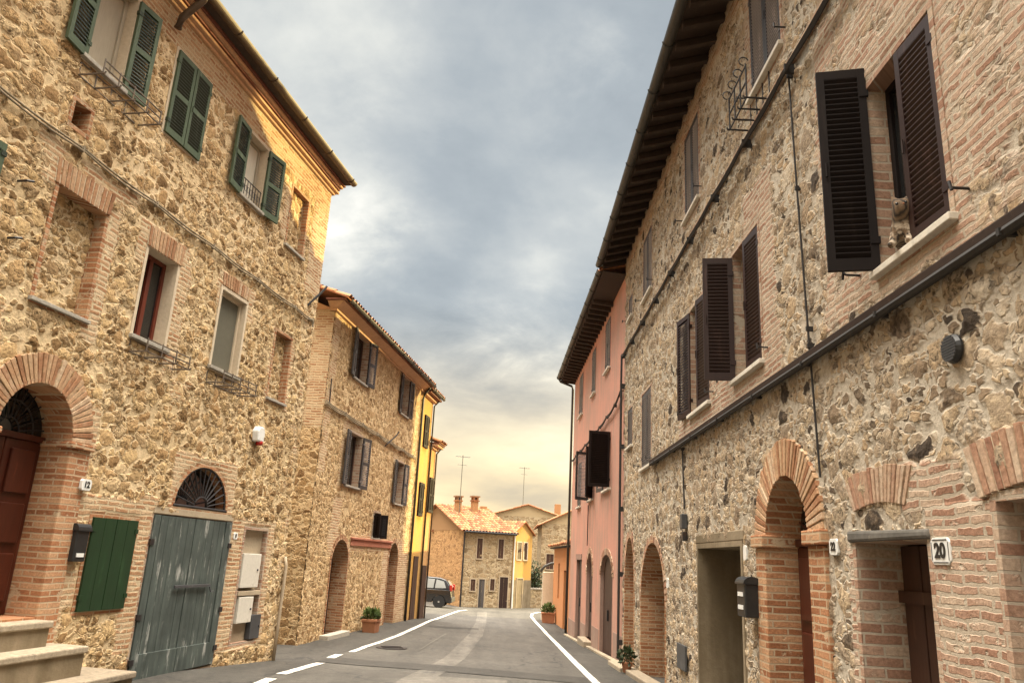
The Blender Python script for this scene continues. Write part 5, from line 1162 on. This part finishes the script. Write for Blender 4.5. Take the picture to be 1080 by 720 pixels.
# ================================================================== parked car
def car(loc, rot):
    t = tag(empty('parked_car', loc, rot), 'small black hatchback parked against the orange cottage wall', 'car')
    # local x towards the front, y across, z up; front to the left of the picture
    W_ = .80
    def shell(prof, wf):
        n = len(prof); m = MB(); pts = [(x, -wf(z), z) for x, z in prof]+[(x, wf(z), z) for x, z in prof]
        m.add(pts, [tuple(range(n)), tuple(range(2*n-1, n-1, -1))]+[(i, i+n, (i+1) % n+n, (i+1) % n) for i in range(n)]); return m
    wf = lambda z: W_ if z < .85 else W_-(z-.85)*.30
    low = [(-1.78, .25), (-1.80, .55), (-1.74, .88), (1.0, .92), (1.62, .80), (1.78, .60), (1.78, .28)]
    arch = []
    for cx in (1.14, -1.18): arch += [(cx+.34*math.cos(a), .28+.34*math.sin(a)) for a in np.linspace(0, math.pi, 9)]
    shell(low+arch, wf).build('body', M_CAR, t, bevel=.03)
    cab = [(-1.74, .885), (-1.66, 1.10), (-1.46, 1.36), (-1.15, 1.45), (-.55, 1.48), (.0, 1.45), (.36, 1.36), (.72, 1.15), (1.10, .915)]
    shell(cab, wf).build('cabin', M_CAR, t, bevel=.03)
    for sd in (-1, 1):
        for poly in ([(-1.50, .97), (-1.36, 1.28), (-.98, 1.37), (-.94, .95)], [(-.86, .95), (-.90, 1.38), (-.15, 1.40), (-.1, .95)], [(-.02, .95), (-.06, 1.38), (.28, 1.30), (.78, .95)]):
            m = MB(); pts = [(x, sd*(wf(z)+.002), z) for x, z in poly]+[(x, sd*(wf(z)+.012), z) for x, z in poly]; m.add(pts, [(0, 1, 2, 3), (7, 6, 5, 4)]+[(i, (i+1) % 4, (i+1) % 4+4, i+4) for i in range(4)]); m.build('side_window', M_CGLASS, t)
        m = MB(); m.box(-1.80, -1.68, sd*.70-.08, sd*.70+.08, .82, 1.12); m.build('tail_light', M_REDPL, t, bevel=.02)
        m = MB(); m.box(1.60, 1.74, sd*.6-.12, sd*.6+.12, .62, .78); m.build('headlight', M_CGLASS, t, bevel=.03)
        m = MB(); m.box(.62, .82, sd*.86-.07, sd*.86+.07, .93, 1.06); m.build('wing_mirror', M_CAR, t, bevel=.03)
        m = MB(); m.box(-.32, -.14, sd*.81-.015, sd*.81+.015, .80, .83); m.build('door_handle', M_DKGREY, t)
        for cx in (1.14, -1.18):
            m = MB(); m.lathe([(.20, -.10), (.30, -.10), (.305, -.06), (.305, .06), (.30, .10), (.20, .10)], (cx, sd*.70, .305), 'o', 24); w = m.build('wheel', M_TYRE, t, smooth=False)
            m = MB(); m.lathe([(.205, sd*.09), (.19, sd*.10), (.05, sd*.075), (.045, sd*.10)], (cx, sd*.70, .305), 'o', 16); m.build('rim', M_RIM, w)
    m = MB(); m.add([(-1.752, -.6, 1.0), (-1.752, .6, 1.0), (-1.52, .5, 1.32), (-1.52, -.5, 1.32)], [(0, 1, 2, 3)]); m.build('rear_window', M_CGLASS, t)
    m = MB(); m.box(-1.84, -1.74, -.78, .78, .30, .52); m.build('bumper', M_DKGREY, t, bevel=.03)
car((-4.42, 41.3, float(gz(-3.5, 41.3))), R_(178))

# ================================================================== cat on the sill
def cat(loc, rot):
    t = bpy.data.meshes.new('cat'); V = []; E_ = []; Rr = []
    def add(p, r, par=None):
        V.append(p); Rr.append(r); i = len(V)-1
        if par is not None: E_.append((par, i))
        return i
    hip = add((-.15, 0, .075), .075); mid = add((-.05, 0, .10), .078, hip); ch = add((.05, 0, .125), .066, mid); nk = add((.10, .012, .17), .044, ch)
    hd = add((.135, .02, .205), .052, nk); mz = add((.166, .036, .194), .027, hd)
    for s in (-1, 1):
        e0 = add((.125+.03*s*.3, .02-.032*s, .248), .021, hd); add((.125+.040*s*.3, .02-.046*s, .292), .003, e0)
        f1 = add((.10, .045*s, .07), .028, ch); f2 = add((.14, .045*s, .02), .019, f1); add((.175, .045*s, .018), .018, f2)
        b1_ = add((-.14, .06*s, .045), .042, hip); add((-.07, .075*s, .02), .022, b1_)
    t1 = add((-.23, .02, .04), .024, hip); t2 = add((-.27, .06, .025), .019, t1); add((-.24, .12, .02), .014, t2)
    t.from_pydata(V, E_, []); t.materials.append(M_CAT)
    ob = bpy.data.objects.new('cat', t); put(ob, None, loc, rot); ob.scale = (1.2, 1.2, 1.3); tag(ob, 'tabby cat with pale chest resting on the sill of the big right window', 'cat')
    md = ob.modifiers.new('skin', 'SKIN')
    sk = t.skin_vertices[0].data if t.skin_vertices else None
    if sk is None:
        bm = bmesh.new(); bm.from_mesh(t); bm.verts.layers.skin.verify(); bm.to_mesh(t); bm.free(); sk = t.skin_vertices[0].data
    for i, r in enumerate(Rr): sk[i].radius = (r, r); sk[i].use_root = i == 0
    md.use_smooth_shade = True; ob.modifiers.new('sub', 'SUBSURF').levels = 2; ob.modifiers['sub'].render_levels = 2
    for s in (-1, 1):
        m = MB(); m.lathe([(.001, -.008), (.006, -.005), (.008, 0), (.006, .005), (.001, .008)], (.178+.004*s, .036-.022*s, .216), 'o', 8); m.build('eye', M_GLASS, ob, smooth=True)
    m = MB(); m.lathe([(.001, -.006), (.006, 0), (.001, .006)], (.2, .055, .2), 'o', 8); m.build('nose', M_POT, ob, smooth=True)
cat(tuple(H.world(4.66, -.045, BW.z0+.014)), R_(222))
